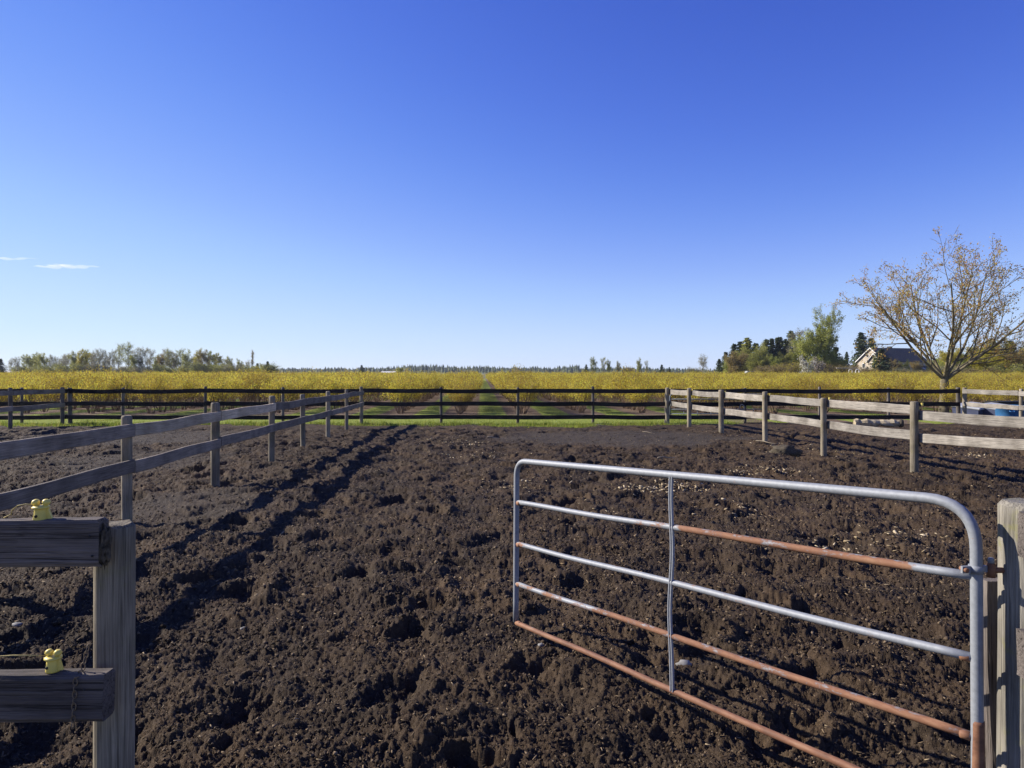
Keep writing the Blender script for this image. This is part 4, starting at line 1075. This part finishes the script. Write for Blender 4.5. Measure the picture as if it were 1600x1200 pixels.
RIGHT = [(1141, 553, 'round', 'leaf_bright', .8, 176, 'bright green tree before the left end of the conifers'), (1176, 545, 'round', 'leaf_green', 1.1, 178, 'green tree filling the gap before the dark conifers'), (1193, 551, 'round', 'leaf_green', .9, 176, 'low green tree at the foot of the conifer row'), (1210, 552, 'round', 'leaf_bright', .8, 174, 'light green tree below the third conifer of the row'),
         (1230, 545, 'round', 'leaf_green', .9, 178, 'green tree below the tallest dark conifer'), (1250, 540, 'round', 'leaf_bright', .9, 178, 'bright green tree behind the white blossom'), (1292, 541, 'round', 'leaf_bright', 1.0, 174, 'dense bright green tree under the poplar'), (1312, 556, 'round', 'leaf_green', .9, 172, 'low green tree right of the poplar foot'), (1181, 536, 'conifer', None, 1.3, 192, 'broad conifer behind the green gap tree'), (1157, 533, 'conifer', None, 1.3, 193, 'broad conifer above the round ochre tree'),
         (1372, 552, 'round', 'leaf_green', .7, 162, 'green tree screening the house gable on its right'), (1336, 566, 'round', 'leaf_olive', .8, 160, 'small olive tree left of the house gable'), (1480, 552, 'round', 'leaf_bright', 1.0, 150, 'bright green tree left of the maple trunk'), (1566, 541, 'round', 'leaf_yellow', 1.1, 132, 'golden tree right of the large golden-green one'), (1512, 556, 'round', 'leaf_bright', .9, 138, 'light green low tree right of the maple trunk'),
         (1124, 560, 'conifer', None, 1.3, 190, 'pale-topped conifer at the left end of the right-hand wood'), (1134, 549, 'conifer', None, 1.2, 188, 'second conifer from the left in the right-hand wood'), (1151, 549, 'round', 'leaf_olive', 1.15, 172, 'round ochre-twigged tree in front of the dark conifers'),
         (1147, 537, 'conifer', None, 1.1, 190, 'dark conifer behind the round ochre tree'), (1168, 527, 'conifer', 'leaf_green', 1.3, 188, 'broad green conifer right of the round ochre tree'), (1160, 538, 'round', 'leaf_green', .8, 182, 'dense green tree between the ochre tree and the dark conifers'),
         (1186, 533, 'green', None, 1.0, 180, 'broad leafy green tree before the dark conifer row'), (1198, 530, 'conifer', None, 1.1, 190, 'dark conifer, first of the tight row left of the poplar'), (1206, 528, 'conifer', None, .9, 191, 'dark conifer, second of the tight row left of the poplar'),
         (1215, 527, 'conifer', None, .9, 190, 'dark conifer, third of the tight row left of the poplar'), (1220, 526, 'conifer', None, .9, 192, 'dark conifer, fourth of the tight row left of the poplar'), (1228, 529, 'conifer', None, .9, 189, 'dark conifer, fifth of the tight row left of the poplar'),
         (1236, 517, 'conifer', None, 1.0, 194, 'tallest dark conifer just left of the poplar'), (1246, 511, 'tall', None, 1.2, 182, 'thin bare tree between the conifer row and the poplar'),
         (1286, 475, 'poplar', None, 1.0, 176, 'tall broad poplar in light leaf towering over the wood'), (1268, 518, 'round', 'leaf_bright', 1.0, 175, 'bright green bushy tree at the left foot of the poplar'), (1306, 541, 'conifer', None, 1.3, 180, 'dark conifer at the right foot of the poplar'),
         (1323, 549, 'conifer', None, .8, 220, 'small far conifer in the gap left of the house'), (1346, 519, 'conifer', None, 1.2, 205, 'tall conifer behind the left gable of the house'), (1362, 527, 'conifer', None, 1.1, 210, 'conifer behind the roof ridge of the house'),
         (1377, 545, 'conifer', None, 1.5, 160, 'dark conifer covering the middle of the house front'), (1213, 566, 'shrub', 'leaf_olive', 2.2, 158, 'wide brown shrub left of the white blossom'), (1236, 563, 'shrub', 'leaf_yellow', 1.6, 160, 'olive shrub just left of the white blossom'),
         (1259, 554, 'blossom', None, .62, 150, 'white-flowering tree at the edge of the field'), (1278, 556, 'blossom', 'blossom_pink', .5, 152, 'pale pink flowering tree right of the white blossom'), (1268, 560, 'shrub', 'leaf_green', .8, 155, 'dark green shrub between the two flowering trees'),
         (1306, 566, 'shrub', 'leaf_olive', 1.9, 158, 'wide olive shrub right of the flowering trees'), (1352, 571, 'shrub', 'leaf_olive', 1.6, 152, 'reddish brown shrub below the house gable'), (1400, 572, 'shrub', 'leaf_bare', 1.8, 156, 'dark hedge bush below the house roof'), (1424, 573, 'shrub', 'leaf_bare', 1.8, 157, 'dark hedge bush left of the white garage'),
         (1392, 557, 'round', 'leaf_olive', 1.0, 166, 'brownish tree before the middle of the house roof'), (1413, 560, 'round', 'leaf_green', .9, 167, 'olive tree before the right part of the house roof'), (1432, 563, 'round', 'leaf_olive', .8, 164, 'low brown tree left of the white garage'),
         (1446, 575, 'shrub', 'leaf_olive', 1.6, 156, 'dull hedge bush under the white garage'), (1492, 543, 'round', 'leaf_yellow', 1.0, 140, 'yellow-green tree just right of the maple trunk'), (1516, 541, 'round', 'leaf_green', 1.0, 150, 'mid-green tree behind the maple branches'),
         (1550, 530, 'round', 'leaf_yellow', 1.25, 135, 'large golden-green tree near the right edge'), (1535, 552, 'round', 'leaf_yellow', 1.0, 128, 'lower golden tree in front of the large golden-green one'), (1580, 532, 'conifer', None, 1.4, 150, 'dark conifer behind the golden trees at the right edge'),
         (1592, 545, 'round', 'leaf_olive', 1.0, 130, 'brown-twigged tree at the right edge of the photo'), (1460, 560, 'round', 'leaf_green', 1.0, 165, 'green tree to the right of the house seen through the maple'), (1572, 563, 'shrub', 'leaf_green', 1.8, 125, 'dark green shrub below the golden trees'), (1500, 568, 'shrub', 'leaf_bare', 2.2, 130, 'brownish brush right of the maple trunk'),
         (1620, 535, 'round', 'leaf_yellow', 1.2, 135, 'golden tree cut by the right edge of the photo'), (1528, 571, 'shrub', 'leaf_olive', 2.0, 124, 'low brown brush under the golden trees')]
for (px, yt, kd, lm, ws, D, lab) in RIGHT: place(kd, px, yt, D, lab, lm, ws)

# far woods on the horizon: one mass
rsf = np.random.RandomState(17); Vf = []; Ff = []
def far_cone(x, y, h, r):
    b0 = len(Vf)
    for L_ in range(4):
        f0 = 0.08 + L_ * 0.22; rr0 = r * (1 - f0 * 0.9); n = 7; a0 = rsf.rand() * 6
        bb = len(Vf)
        for k in range(n):
            q = rr0 * (0.6 + 0.6 * rsf.rand()); Vf.append((x + q * math.cos(a0 + 6.283 * k / n), y + q * math.sin(a0 + 6.283 * k / n), h * f0 - h * 0.05 * rsf.rand()))
        Vf.append((x, y, min(h, h * (f0 + 0.40))))
        for k in range(n): Ff.append((bb + k, bb + (k + 1) % n, bb + n))
for px in np.arange(420, 1130, 1.3):
    D = 860 + rsf.rand() * 160
    prof = 572 - 2.0 * math.sin(px * 0.021) - 2.2 * perlin(np.array([px * 0.03]), np.array([0.5]), 3)[0]
    if px < 450: prof = 575
    if 780 < px < 905: prof -= 1.5
    if 905 < px < 1060: prof += 3
    if px > 1060: prof += 4
    top = prof + rsf.rand() * 5 - 1.5
    h = CAM_H + (HOR - top) / F_PX * D
    far_cone((px - 800) / F_PX * D, D, max(h, 3.5), 2.0 + 1.6 * rsf.rand())
for px in np.arange(-30, 1640, 3.0):
    D = 1000 + rsf.rand() * 200; far_cone((px - 800) / F_PX * D, D, 6 + rsf.rand() * 4, 4.5)
far_me = rawmesh('far_forest', Vf, Ff)
tag(part('far_forest', far_me, M['needle']), 'distant bluish wood along the horizon beyond the field', 'forest', kind='stuff')

# ------------------------------------------------------------------ house beyond the field
HD = 187.0
M['cream'] = simple('cream_siding', (0.46, 0.39, 0.295), 0.8, 0.6, 0.06)
M['roof'] = simple('dark_shingle_roof', (0.075, 0.068, 0.066), 0.9, 3, 0.3)
M['white'] = simple('white_trim', (0.72, 0.70, 0.66), 0.7, 2, 0.05)
M['glass'] = simple('dark_window_glass', (0.05, 0.055, 0.06), 0.15, 2, 0.1)
hx = (1361 - 800) / F_PX * HD
HS = 0.9
house = empty('house', (hx, HD, 0), 'cream gabled house with dark roof behind the maple', 'house')
RZ = Matrix.Rotation(math.radians(20), 4, 'Z')
def hpart(name, V, F, mat, par=None):
    V = [tuple(RZ @ Vector(v) * HS) for v in V]
    me = pymesh(name, V, F); me.materials.append(mat)
    o = bpy.data.objects.new(name, me); COL.objects.link(o); o.parent = par or house; return o
def gable_block(x0, x1, y0, y1, eave, ridge, tag_):
    ym = (y0 + y1) / 2
    V = [(x0, y0, -.2), (x1, y0, -.2), (x1, y1, -.2), (x0, y1, -.2), (x0, y0, eave), (x1, y0, eave), (x1, y1, eave), (x0, y1, eave), (x0, ym, ridge), (x1, ym, ridge)]
    w = hpart('wall', V, [(0, 1, 5, 4), (2, 3, 7, 6), (3, 0, 4, 8, 7), (1, 2, 6, 9, 5)], M['cream'])
    o_ = 0.45; sl = (ridge - eave) / (ym - y0); e2 = eave - o_ * sl
    t_ = 0.22
    V = [(x0 - o_, y0 - o_, e2), (x1 + o_, y0 - o_, e2), (x1 + o_, ym, ridge), (x0 - o_, ym, ridge), (x1 + o_, y1 + o_, e2), (x0 - o_, y1 + o_, e2)]
    V += [(a_, b_, c_ + t_) for (a_, b_, c_) in V]
    r = hpart('roof', V, [(6, 7, 8, 9), (9, 8, 10, 11), (0, 3, 2, 1), (3, 5, 4, 2), (0, 1, 7, 6), (5, 11, 10, 4), (0, 6, 9, 3), (3, 9, 11, 5), (1, 2, 8, 7), (2, 4, 10, 8)], M['roof'])
    # white barge boards on the left gable
    for (ya, yb) in ((y0 - o_, ym), (y1 + o_, ym)):
        q = [(x0 - o_ - 0.06, ya, e2 - 0.05), (x0 - o_ - 0.06, yb, ridge - 0.05), (x0 - o_ - 0.06, yb, ridge + 0.26), (x0 - o_ - 0.06, ya, e2 + 0.26)]
        q += [(a_ + 0.05, b_, c_) for (a_, b_, c_) in q]
        hpart('barge_board', q, [(0, 1, 2, 3), (7, 6, 5, 4), (0, 4, 5, 1), (2, 6, 7, 3), (1, 5, 6, 2), (3, 7, 4, 0)], M['white'], r)
    return w
def hwindow(x, y, z, w, h, face):
    if face == 'left': q = [(x, y - w / 2, z), (x, y + w / 2, z), (x, y + w / 2, z + h), (x, y - w / 2, z + h)]; n = (-0.06, 0, 0)
    else: q = [(x - w / 2, y, z), (x + w / 2, y, z), (x + w / 2, y, z + h), (x - w / 2, y, z + h)]; n = (0, -0.06, 0)
    q2 = q + [tuple(Vector(v) + Vector(n)) for v in q]
    fs = [(4, 5, 6, 7), (0, 1, 5, 4), (1, 2, 6, 5), (2, 3, 7, 6), (3, 0, 4, 7)]
    win = hpart('window', q2, fs, M['white'])
    c = sum((Vector(v) for v in q), Vector()) / 4
    q3 = [tuple(c + (Vector(v) - c) * 0.8 + Vector(n) * 1.4) for v in q]
    q3 += [tuple(Vector(v) - Vector(n) * 0.6) for v in q3]
    hpart('pane', q3, [(0, 1, 2, 3), (0, 4, 5, 1), (1, 5, 6, 2), (2, 6, 7, 3), (3, 7, 4, 0)], M['glass'], win)
gable_block(0, 17, -5.0, 5.0, 5.3, 9.2, 'main')
gable_block(-2.4, 3, -5.6, -1.2, 5.2, 7.4, 'wing')
gable_block(14, 24, -7, 1.5, 2.9, 4.6, 'garage')
for (y_, z_) in ((-4.2, 3.4), (-2.8, 3.4)): hwindow(-2.41, y_, z_, 0.8, 1.5, 'left')
hwindow(-0.01, 1.2, 6.4, 0.9, 1.1, 'left'); hwindow(-0.01, 2.6, 3.2, 1.2, 1.5, 'left')
hwindow(0.9, -5.61, 3.2, 1.0, 1.5, 'front')
for x_ in (5.5, 8.5, 11.5): hwindow(x_, -5.01, 3.0, 1.2, 1.4, 'front')
hpart('garage_door', [(19.2, -7.02, 0), (22.6, -7.02, 0), (22.6, -7.02, 2.5), (19.2, -7.02, 2.5), (19.2, -7.08, 0), (22.6, -7.08, 0), (22.6, -7.08, 2.5), (19.2, -7.08, 2.5)],
      [(4, 5, 6, 7), (0, 4, 7, 3), (1, 2, 6, 5), (3, 7, 6, 2)], M['white'])
hpart('chimney', [(8, 0.3, 8), (9, 0.3, 8), (9, 1.3, 8), (8, 1.3, 8), (8, 0.3, 9.9), (9, 0.3, 9.9), (9, 1.3, 9.9), (8, 1.3, 9.9)], [(4, 5, 6, 7), (0, 1, 5, 4), (1, 2, 6, 5), (2, 3, 7, 6), (3, 0, 4, 7)], M['roof'])
# white arbour at the field edge
ab = empty('garden_arbor', ((1335 - 800) / F_PX * 148, 148, 0), 'small white garden arbour below the house', 'arbor')
for i in range(4):
    part('post', box_mesh('post', -0.09, 0.09, -0.09, 0.09, 0, 2.0), M['white'], ab, (ab.location.x - 1.2 + i * 0.75, 148, 0))
for i in (0, 2):
    pts = [(0.375 * (1 - math.cos(math.pi * q / 8)), 0, 0.35 * math.sin(math.pi * q / 8)) for q in range(9)]
    part('arch', tube_mesh('arch', pts, 0.07, 6), M['white'], ab, (ab.location.x - 1.2 + i * 0.75, 148, 2.0))
part('beam', box_mesh('beam', -3.2, 1.4, -0.12, 0.12, 0, 0.16), M['cream'], ab, (ab.location.x - 0.2, 149, 2.55))

# pale glasshouse roofs far left and mid
for (px, w, D, lab) in ((8, 30, 420, 'pale low greenhouse at the far left behind the field'), (606, 22, 600, 'small pale farm roof in the middle of the horizon')):
    g = empty('greenhouse', ((px - 800) / F_PX * D, D, 0), lab, 'building'); W2 = w / F_PX * D / 2
    V = [(-W2, 0, 0), (W2, 0, 0), (W2, 9, 0), (-W2, 9, 0), (-W2, 0, 1.5), (W2, 0, 1.5), (W2, 9, 1.5), (-W2, 9, 1.5), (-W2, 4.5, 2.6), (W2, 4.5, 2.6)]
    part('wall', pymesh('wall', V[:10], [(0, 1, 5, 4), (2, 3, 7, 6), (3, 0, 4, 8, 7), (1, 2, 6, 9, 5)]), M['white'], g, g.location)
    V = [(-W2 - .3, -.3, 1.45), (W2 + .3, -.3, 1.45), (W2 + .3, 4.5, 2.75), (-W2 - .3, 4.5, 2.75), (W2 + .3, 9.3, 1.45), (-W2 - .3, 9.3, 1.45)]
    part('roof', pymesh('roof', V, [(0, 1, 2, 3), (3, 2, 4, 5)]), M['white'], g, g.location)

# parked vehicle in front of the wood
VD = 165
car = empty('parked_van', ((1180 - 800) / F_PX * VD, VD, 0), 'pale grey van parked before the conifers, half hidden by bushes', 'van')
def carv(name, prof, y0, y1, mat, inset=0.0):
    n = len(prof); V = [(x, y0, z) for x, z in prof] + [(x, y1, z) for x, z in prof]
    F = [tuple(range(n)), tuple(reversed(range(n, 2 * n)))] + [(i, i + n, (i + 1) % n + n, (i + 1) % n) for i in range(n)]
    return part(name, pymesh(name, V, F), mat, car, car.location)
M['vanpaint'] = simple('grey_van_paint', (0.42, 0.44, 0.46), 0.35, 2, 0.04)
carv('body', [(-2.3, 0.35), (2.3, 0.35), (2.35, 0.9), (1.5, 1.15), (0.9, 1.95), (-2.1, 2.0), (-2.3, 1.7)], -0.9, 0.9, M['vanpaint'])
carv('window', [(-1.8, 1.25), (1.2, 1.25), (0.78, 1.82), (-1.8, 1.82)], -0.93, -0.905, M['glass'])
carv('windscreen', [(1.48, 1.2), (1.53, 1.2), (0.97, 1.92), (0.92, 1.92)], -0.75, 0.75, M['glass'])
for sx in (-1.45, 1.45):
    for sy in (-0.85, 0.85):
        part('wheel', lathe('wheel', [(0.15, -0.1), (0.33, -0.1), (0.35, 0), (0.33, 0.1), (0.15, 0.1)], 14), M['black'], car, car.location + Vector((sx, sy, 0.34)), (math.radians(90), 0, 0))

# ------------------------------------------------------------------ small things in the paddocks
# split log
rng = random.Random(12)
lg = ground_at(1370, 667)
log = empty('log', (lg.x, lg.y, 0), 'short pale split log lying in the right-hand paddock', 'log')
pts = [(-0.62 + 1.24 * i / 14, 0.02 * math.sin(i), 0.12 + 0.01 * math.sin(i * 1.7)) for i in range(15)]
me = tube_mesh('log', pts, [0.105 + 0.016 * math.sin(i * 2.2) for i in range(15)], 9, sm=False)
for v_ in me.vertices: v_.co += Vector((rng.uniform(-1, 1), rng.uniform(-1, 1), rng.uniform(-1, 1))) * 0.016
M['logwood'] = wood_mat('debarked_log', (0.34, 0.26, 0.15), (0.60, 0.50, 0.33), vary=0.02)
part('wood', me, M['logwood'], log, (lg.x, lg.y, 0), (0, 0, -0.22))
me = lathe('cut_end', [(0.117, 0), (0.12, 0.05), (0.112, 0.10), (0.02, 0.105)], 14)
part('cut_end', me, M['rot'], log, (lg.x + 0.62 * math.cos(-0.22), lg.y + 0.62 * math.sin(-0.22), 0.12), (0, math.radians(90), -0.22))
# grey crates / sheeted stacks and blue tub beyond the right-hand fence
M['greylid'] = simple('grey_plastic_sheet', (0.36, 0.37, 0.40), 0.6, 3, 0.12)
M['bin_shade'] = simple('shaded_bin_side', (0.05, 0.06, 0.11), 0.6, 3, 0.2)  # sides of the grey bins: their bluish shade is painted into the colour
M['bluetub'] = simple('bright_blue_plastic', (0.05, 0.17, 0.36), 0.35, 6, 0.15)
def bevel_box(name, sx, sy, sz, bv=0.03, taper=1.0):
    import bmesh
    bm = bmesh.new(); bmesh.ops.create_cube(bm, size=1.0)
    for v in bm.verts:
        k = taper if v.co.z < 0 else 1.0
        v.co = Vector((v.co.x * sx * k, v.co.y * sy * k, (v.co.z + 0.5) * sz))
    bmesh.ops.bevel(bm, geom=bm.edges[:], offset=bv, segments=2, affect='EDGES')
    me = bpy.data.meshes.new(name); bm.to_mesh(me); bm.free(); return me
for i, (px, D, rz, sx, lab) in enumerate([(1524, 23.6, 0.5, 1.25, 'low grey lidded bin right of the fence corner post'), (1556, 23.2, 0.45, 1.1, 'low grey lidded bin beside the blue tub')]):
    p = at_dist(px, 640, D)
    bn = empty('storage_bin', (p.x, D, 0), lab, 'bin')
    part('body', bevel_box('body', sx, 0.9, 0.48, 0.03, 0.93), M['bin_shade'], bn, (p.x, D, -0.02), (0, 0, rz))
    part('lid', bevel_box('lid', sx * 1.06, 0.97, 0.07, 0.02), M['greylid'], bn, (p.x, D, 0.465), (0.10, -0.05, rz))
p = at_dist(1577, 640, 22.6)
tub = empty('water_tub', (p.x, 22.6, 0), 'bright blue plastic tub behind the right-hand fence', 'tub')
part('tub', lathe('tub', [(0.34, 0.0), (0.38, 0.1), (0.42, 0.52), (0.45, 0.53), (0.45, 0.57), (0.41, 0.57), (0.39, 0.50), (0.33, 0.12), (0.02, 0.10)], 24), M['bluetub'], tub, (p.x, 22.6, 0))
for s in (-1, 1):
    part('handle', tube_mesh('handle', [(-0.08, 0, 0), (-0.06, -0.05, -0.03), (0.06, -0.05, -0.03), (0.08, 0, 0)], 0.014, 6), M['bluetub'], tub, (p.x + s * 0.2, 22.6 - 0.39, 0.40))
p = at_dist(1580, 640, 24.6)
bt = empty('feed_trough', (p.x, 24.6, 0), 'black trough behind the blue tub', 'trough')
part('trough', bevel_box('trough', 1.6, 0.7, 0.62, 0.04, 0.9), M['black'], bt, (p.x, 24.6, 0), (0, 0, 0.1))
# second tube gate stood behind the back fence
g2 = empty('tube_gate', (6.9, 22.85, 0), 'grey tube gate stored behind the back fence right of the corner', 'gate')
M['galv_old'] = galv('old_grey_tube', base=(0.17, 0.19, 0.21))
a0, a1 = Vector((5.28, 22.80, 0)), Vector((8.55, 22.92, 0))
c_ = [a0 + Vector((0, 0, 0.10)), a0 + Vector((0, 0, 0.93)), a1 + Vector((0, 0, 0.93)), a1 + Vector((0, 0, 0.10))]
fp = [c_[0]] + bend(c_[0], c_[1], c_[2], 0.12) + bend(c_[1], c_[2], c_[3], 0.12) + [c_[3]]
part('frame', tube_mesh('frame', fp, 0.021, 8), M['galv_old'], g2, (0, 0, 0))
for z in (0.76, 0.56, 0.42, 0.27, 0.12):
    part('rail', tube_mesh('rail', [a0 + Vector((0, 0, z)), a1 + Vector((0, 0, z))], 0.016, 8), M['galv_old'], g2, (0, 0, 0))
for s in (0.14, 0.28, 0.42, 0.56, 0.70, 0.86):
    q = a0.lerp(a1, s); part('bar', tube_mesh('bar', [q + Vector((0, -0.02, 0.12)), q + Vector((0, -0.02, 0.44))], 0.010, 6), M['galv_old'], g2, (0, 0, 0))
# coil of wire hung on the back fence
cp = at_dist(1160, 637, 22.40)
pts = []
for i in range(90):
    th = i * 0.42; rr0 = 0.10 + 0.012 * math.sin(i * 0.9)
    pts.append((rr0 * 0.75 * math.cos(th), -0.012 + 0.012 * math.sin(i * 0.37), rr0 * math.sin(th)))
tag(part('wire_coil', tube_mesh('wire_coil', pts, 0.006, 5), M['galv_old'], None, (cp.x, 22.43, cp.z)), 'coil of grey wire hung on the back fence', 'wire')
# stones, sticks and a clod
rr = np.random.RandomState(9)
M['stone'] = simple('pale_stone', (0.20, 0.19, 0.175), 0.8, 20, 0.3)
M['stick'] = wood_mat('bleached_stick', (0.24, 0.185, 0.115), (0.44, 0.36, 0.25), vary=0.1)
for (px, py, s, lab) in [(1069, 1046, 0.032, 'pale stone under the gate brace'), (845, 1010, 0.016, 'small white stone left of the gate brace'), (380, 983, 0.016, 'small round grey stone in the left foreground soil'), (27, 975, 0.026, 'grey stone behind the near left boards')]:
    g = ground_at(px, py); z = float(soil_h(np.array([g.x]), np.array([g.y]))[0])
    tag(part('stone', smooth(lump_mesh('stone', s * 1.3, s, s * 0.7, rr, 2)), M['stone'], None, (g.x, g.y, z + s * 0.3)), lab, 'stone')
for (px, py, L, rz, lab) in [(1042, 720, 0.55, 0.7, 'pale stick lying beyond the gate top'), (1198, 697, 0.5, -0.7, 'pale stick by the third post of the right fence'), (938, 666, 0.3, 0.1, 'short pale stick near the grass'), (1213, 704, 0.35, 0.5, 'short branch among chips by the right fence'), (1015, 678, 0.4, -0.5, 'thin pale stick on the trodden mud'), (770, 686, 0.3, 0.2, 'bleached stick in mid paddock')]:
    g = ground_at(px, py); z = float(soil_h(np.array([g.x]), np.array([g.y]))[0])
    pts = [(L * (q / 6 - 0.5), 0.012 * math.sin(q * 1.3), 0.02 + 0.012 * math.sin(q)) for q in range(7)]
    tag(part('stick', tube_mesh('stick', pts, [0.010, 0.013, 0.012, 0.013, 0.011, 0.009, 0.006], 6), M['stick'], None, (g.x, g.y, z + 0.02), (0.0, 0.06, rz)), lab, 'stick')
g = ground_at(1228, 710); z = float(soil_h(np.array([g.x]), np.array([g.y]))[0])
tag(part('soil_clod', smooth(lump_mesh('soil_clod', 0.30, 0.2, 0.15, rr, 3)), M['rot'], None, (g.x, g.y, z + 0.03)), 'big dark clod of earth beside the right fence', 'clod')

# ------------------------------------------------------------------ the air: even thin haze round everything
m = bpy.data.materials.new('thin_haze'); m.use_nodes = True; nt = m.node_tree; nt.nodes.clear()
out = nt.nodes.new('ShaderNodeOutputMaterial'); pv = nt.nodes.new('ShaderNodeVolumePrincipled')
pv.inputs['Color'].default_value = (0.80, 0.88, 1.0, 1); pv.inputs['Density'].default_value = 0.00012; pv.inputs['Anisotropy'].default_value = 0.2
nt.links.new(pv.outputs[0], out.inputs['Volume'])
hz_o = part('haze', box_mesh('haze', -1560, 1560, -1360, 1760, -1.3, 34), m)
tag(hz_o, kind='stuff'); hz_o['label'] = 'thin pale haze in the air over the fields'; hz_o['category'] = 'haze'

# thin streaks of cloud low in the left sky
m = bpy.data.materials.new('thin_cloud'); m.use_nodes = True; nt = m.node_tree; nt.nodes.clear()
out = nt.nodes.new('ShaderNodeOutputMaterial'); pv = nt.nodes.new('ShaderNodeVolumePrincipled')
pv.inputs['Color'].default_value = (1, 1, 1, 1); pv.inputs['Density'].default_value = 0.006; pv.inputs['Anisotropy'].default_value = 0.3
nt.links.new(pv.outputs[0], out.inputs['Volume'])
for (pxa, pxb, py, th, dep) in ((48, 158, 416.5, 3.0, 1.0), (-60, 62, 404, 2.2, 0.5), (70, 120, 414.5, 1.6, 0.8)):
    D = 4200.0; w2 = (pxb - pxa) / F_PX * D / 2; c = at_dist((pxa + pxb) / 2, py, D)
    V = []; F = []; nu, nv = 24, 10; rc = random.Random(int(pxb))
    for i in range(nu + 1):
        f = -1 + 2 * i / nu; env = max(0.02, (1 - f * f)) ** 0.8 * (0.8 + 0.3 * math.sin(i * 1.3 + pxa))
        for j in range(nv):
            a_ = 6.2832 * j / nv
            V.append((f * w2, math.cos(a_) * env * 60 * dep, math.sin(a_) * env * th / F_PX * D + 3 * math.sin(i * 0.7)))
    for i in range(nu):
        for j in range(nv):
            j2 = (j + 1) % nv; F.append((i * nv + j, i * nv + j2, (i + 1) * nv + j2, (i + 1) * nv + j))
    F.append(tuple(reversed(range(nv)))); F.append(tuple(range(nu * nv, nu * nv + nv)))
    tag(part('cloud', pymesh('cloud', V, F), m, None, c), kind='structure')
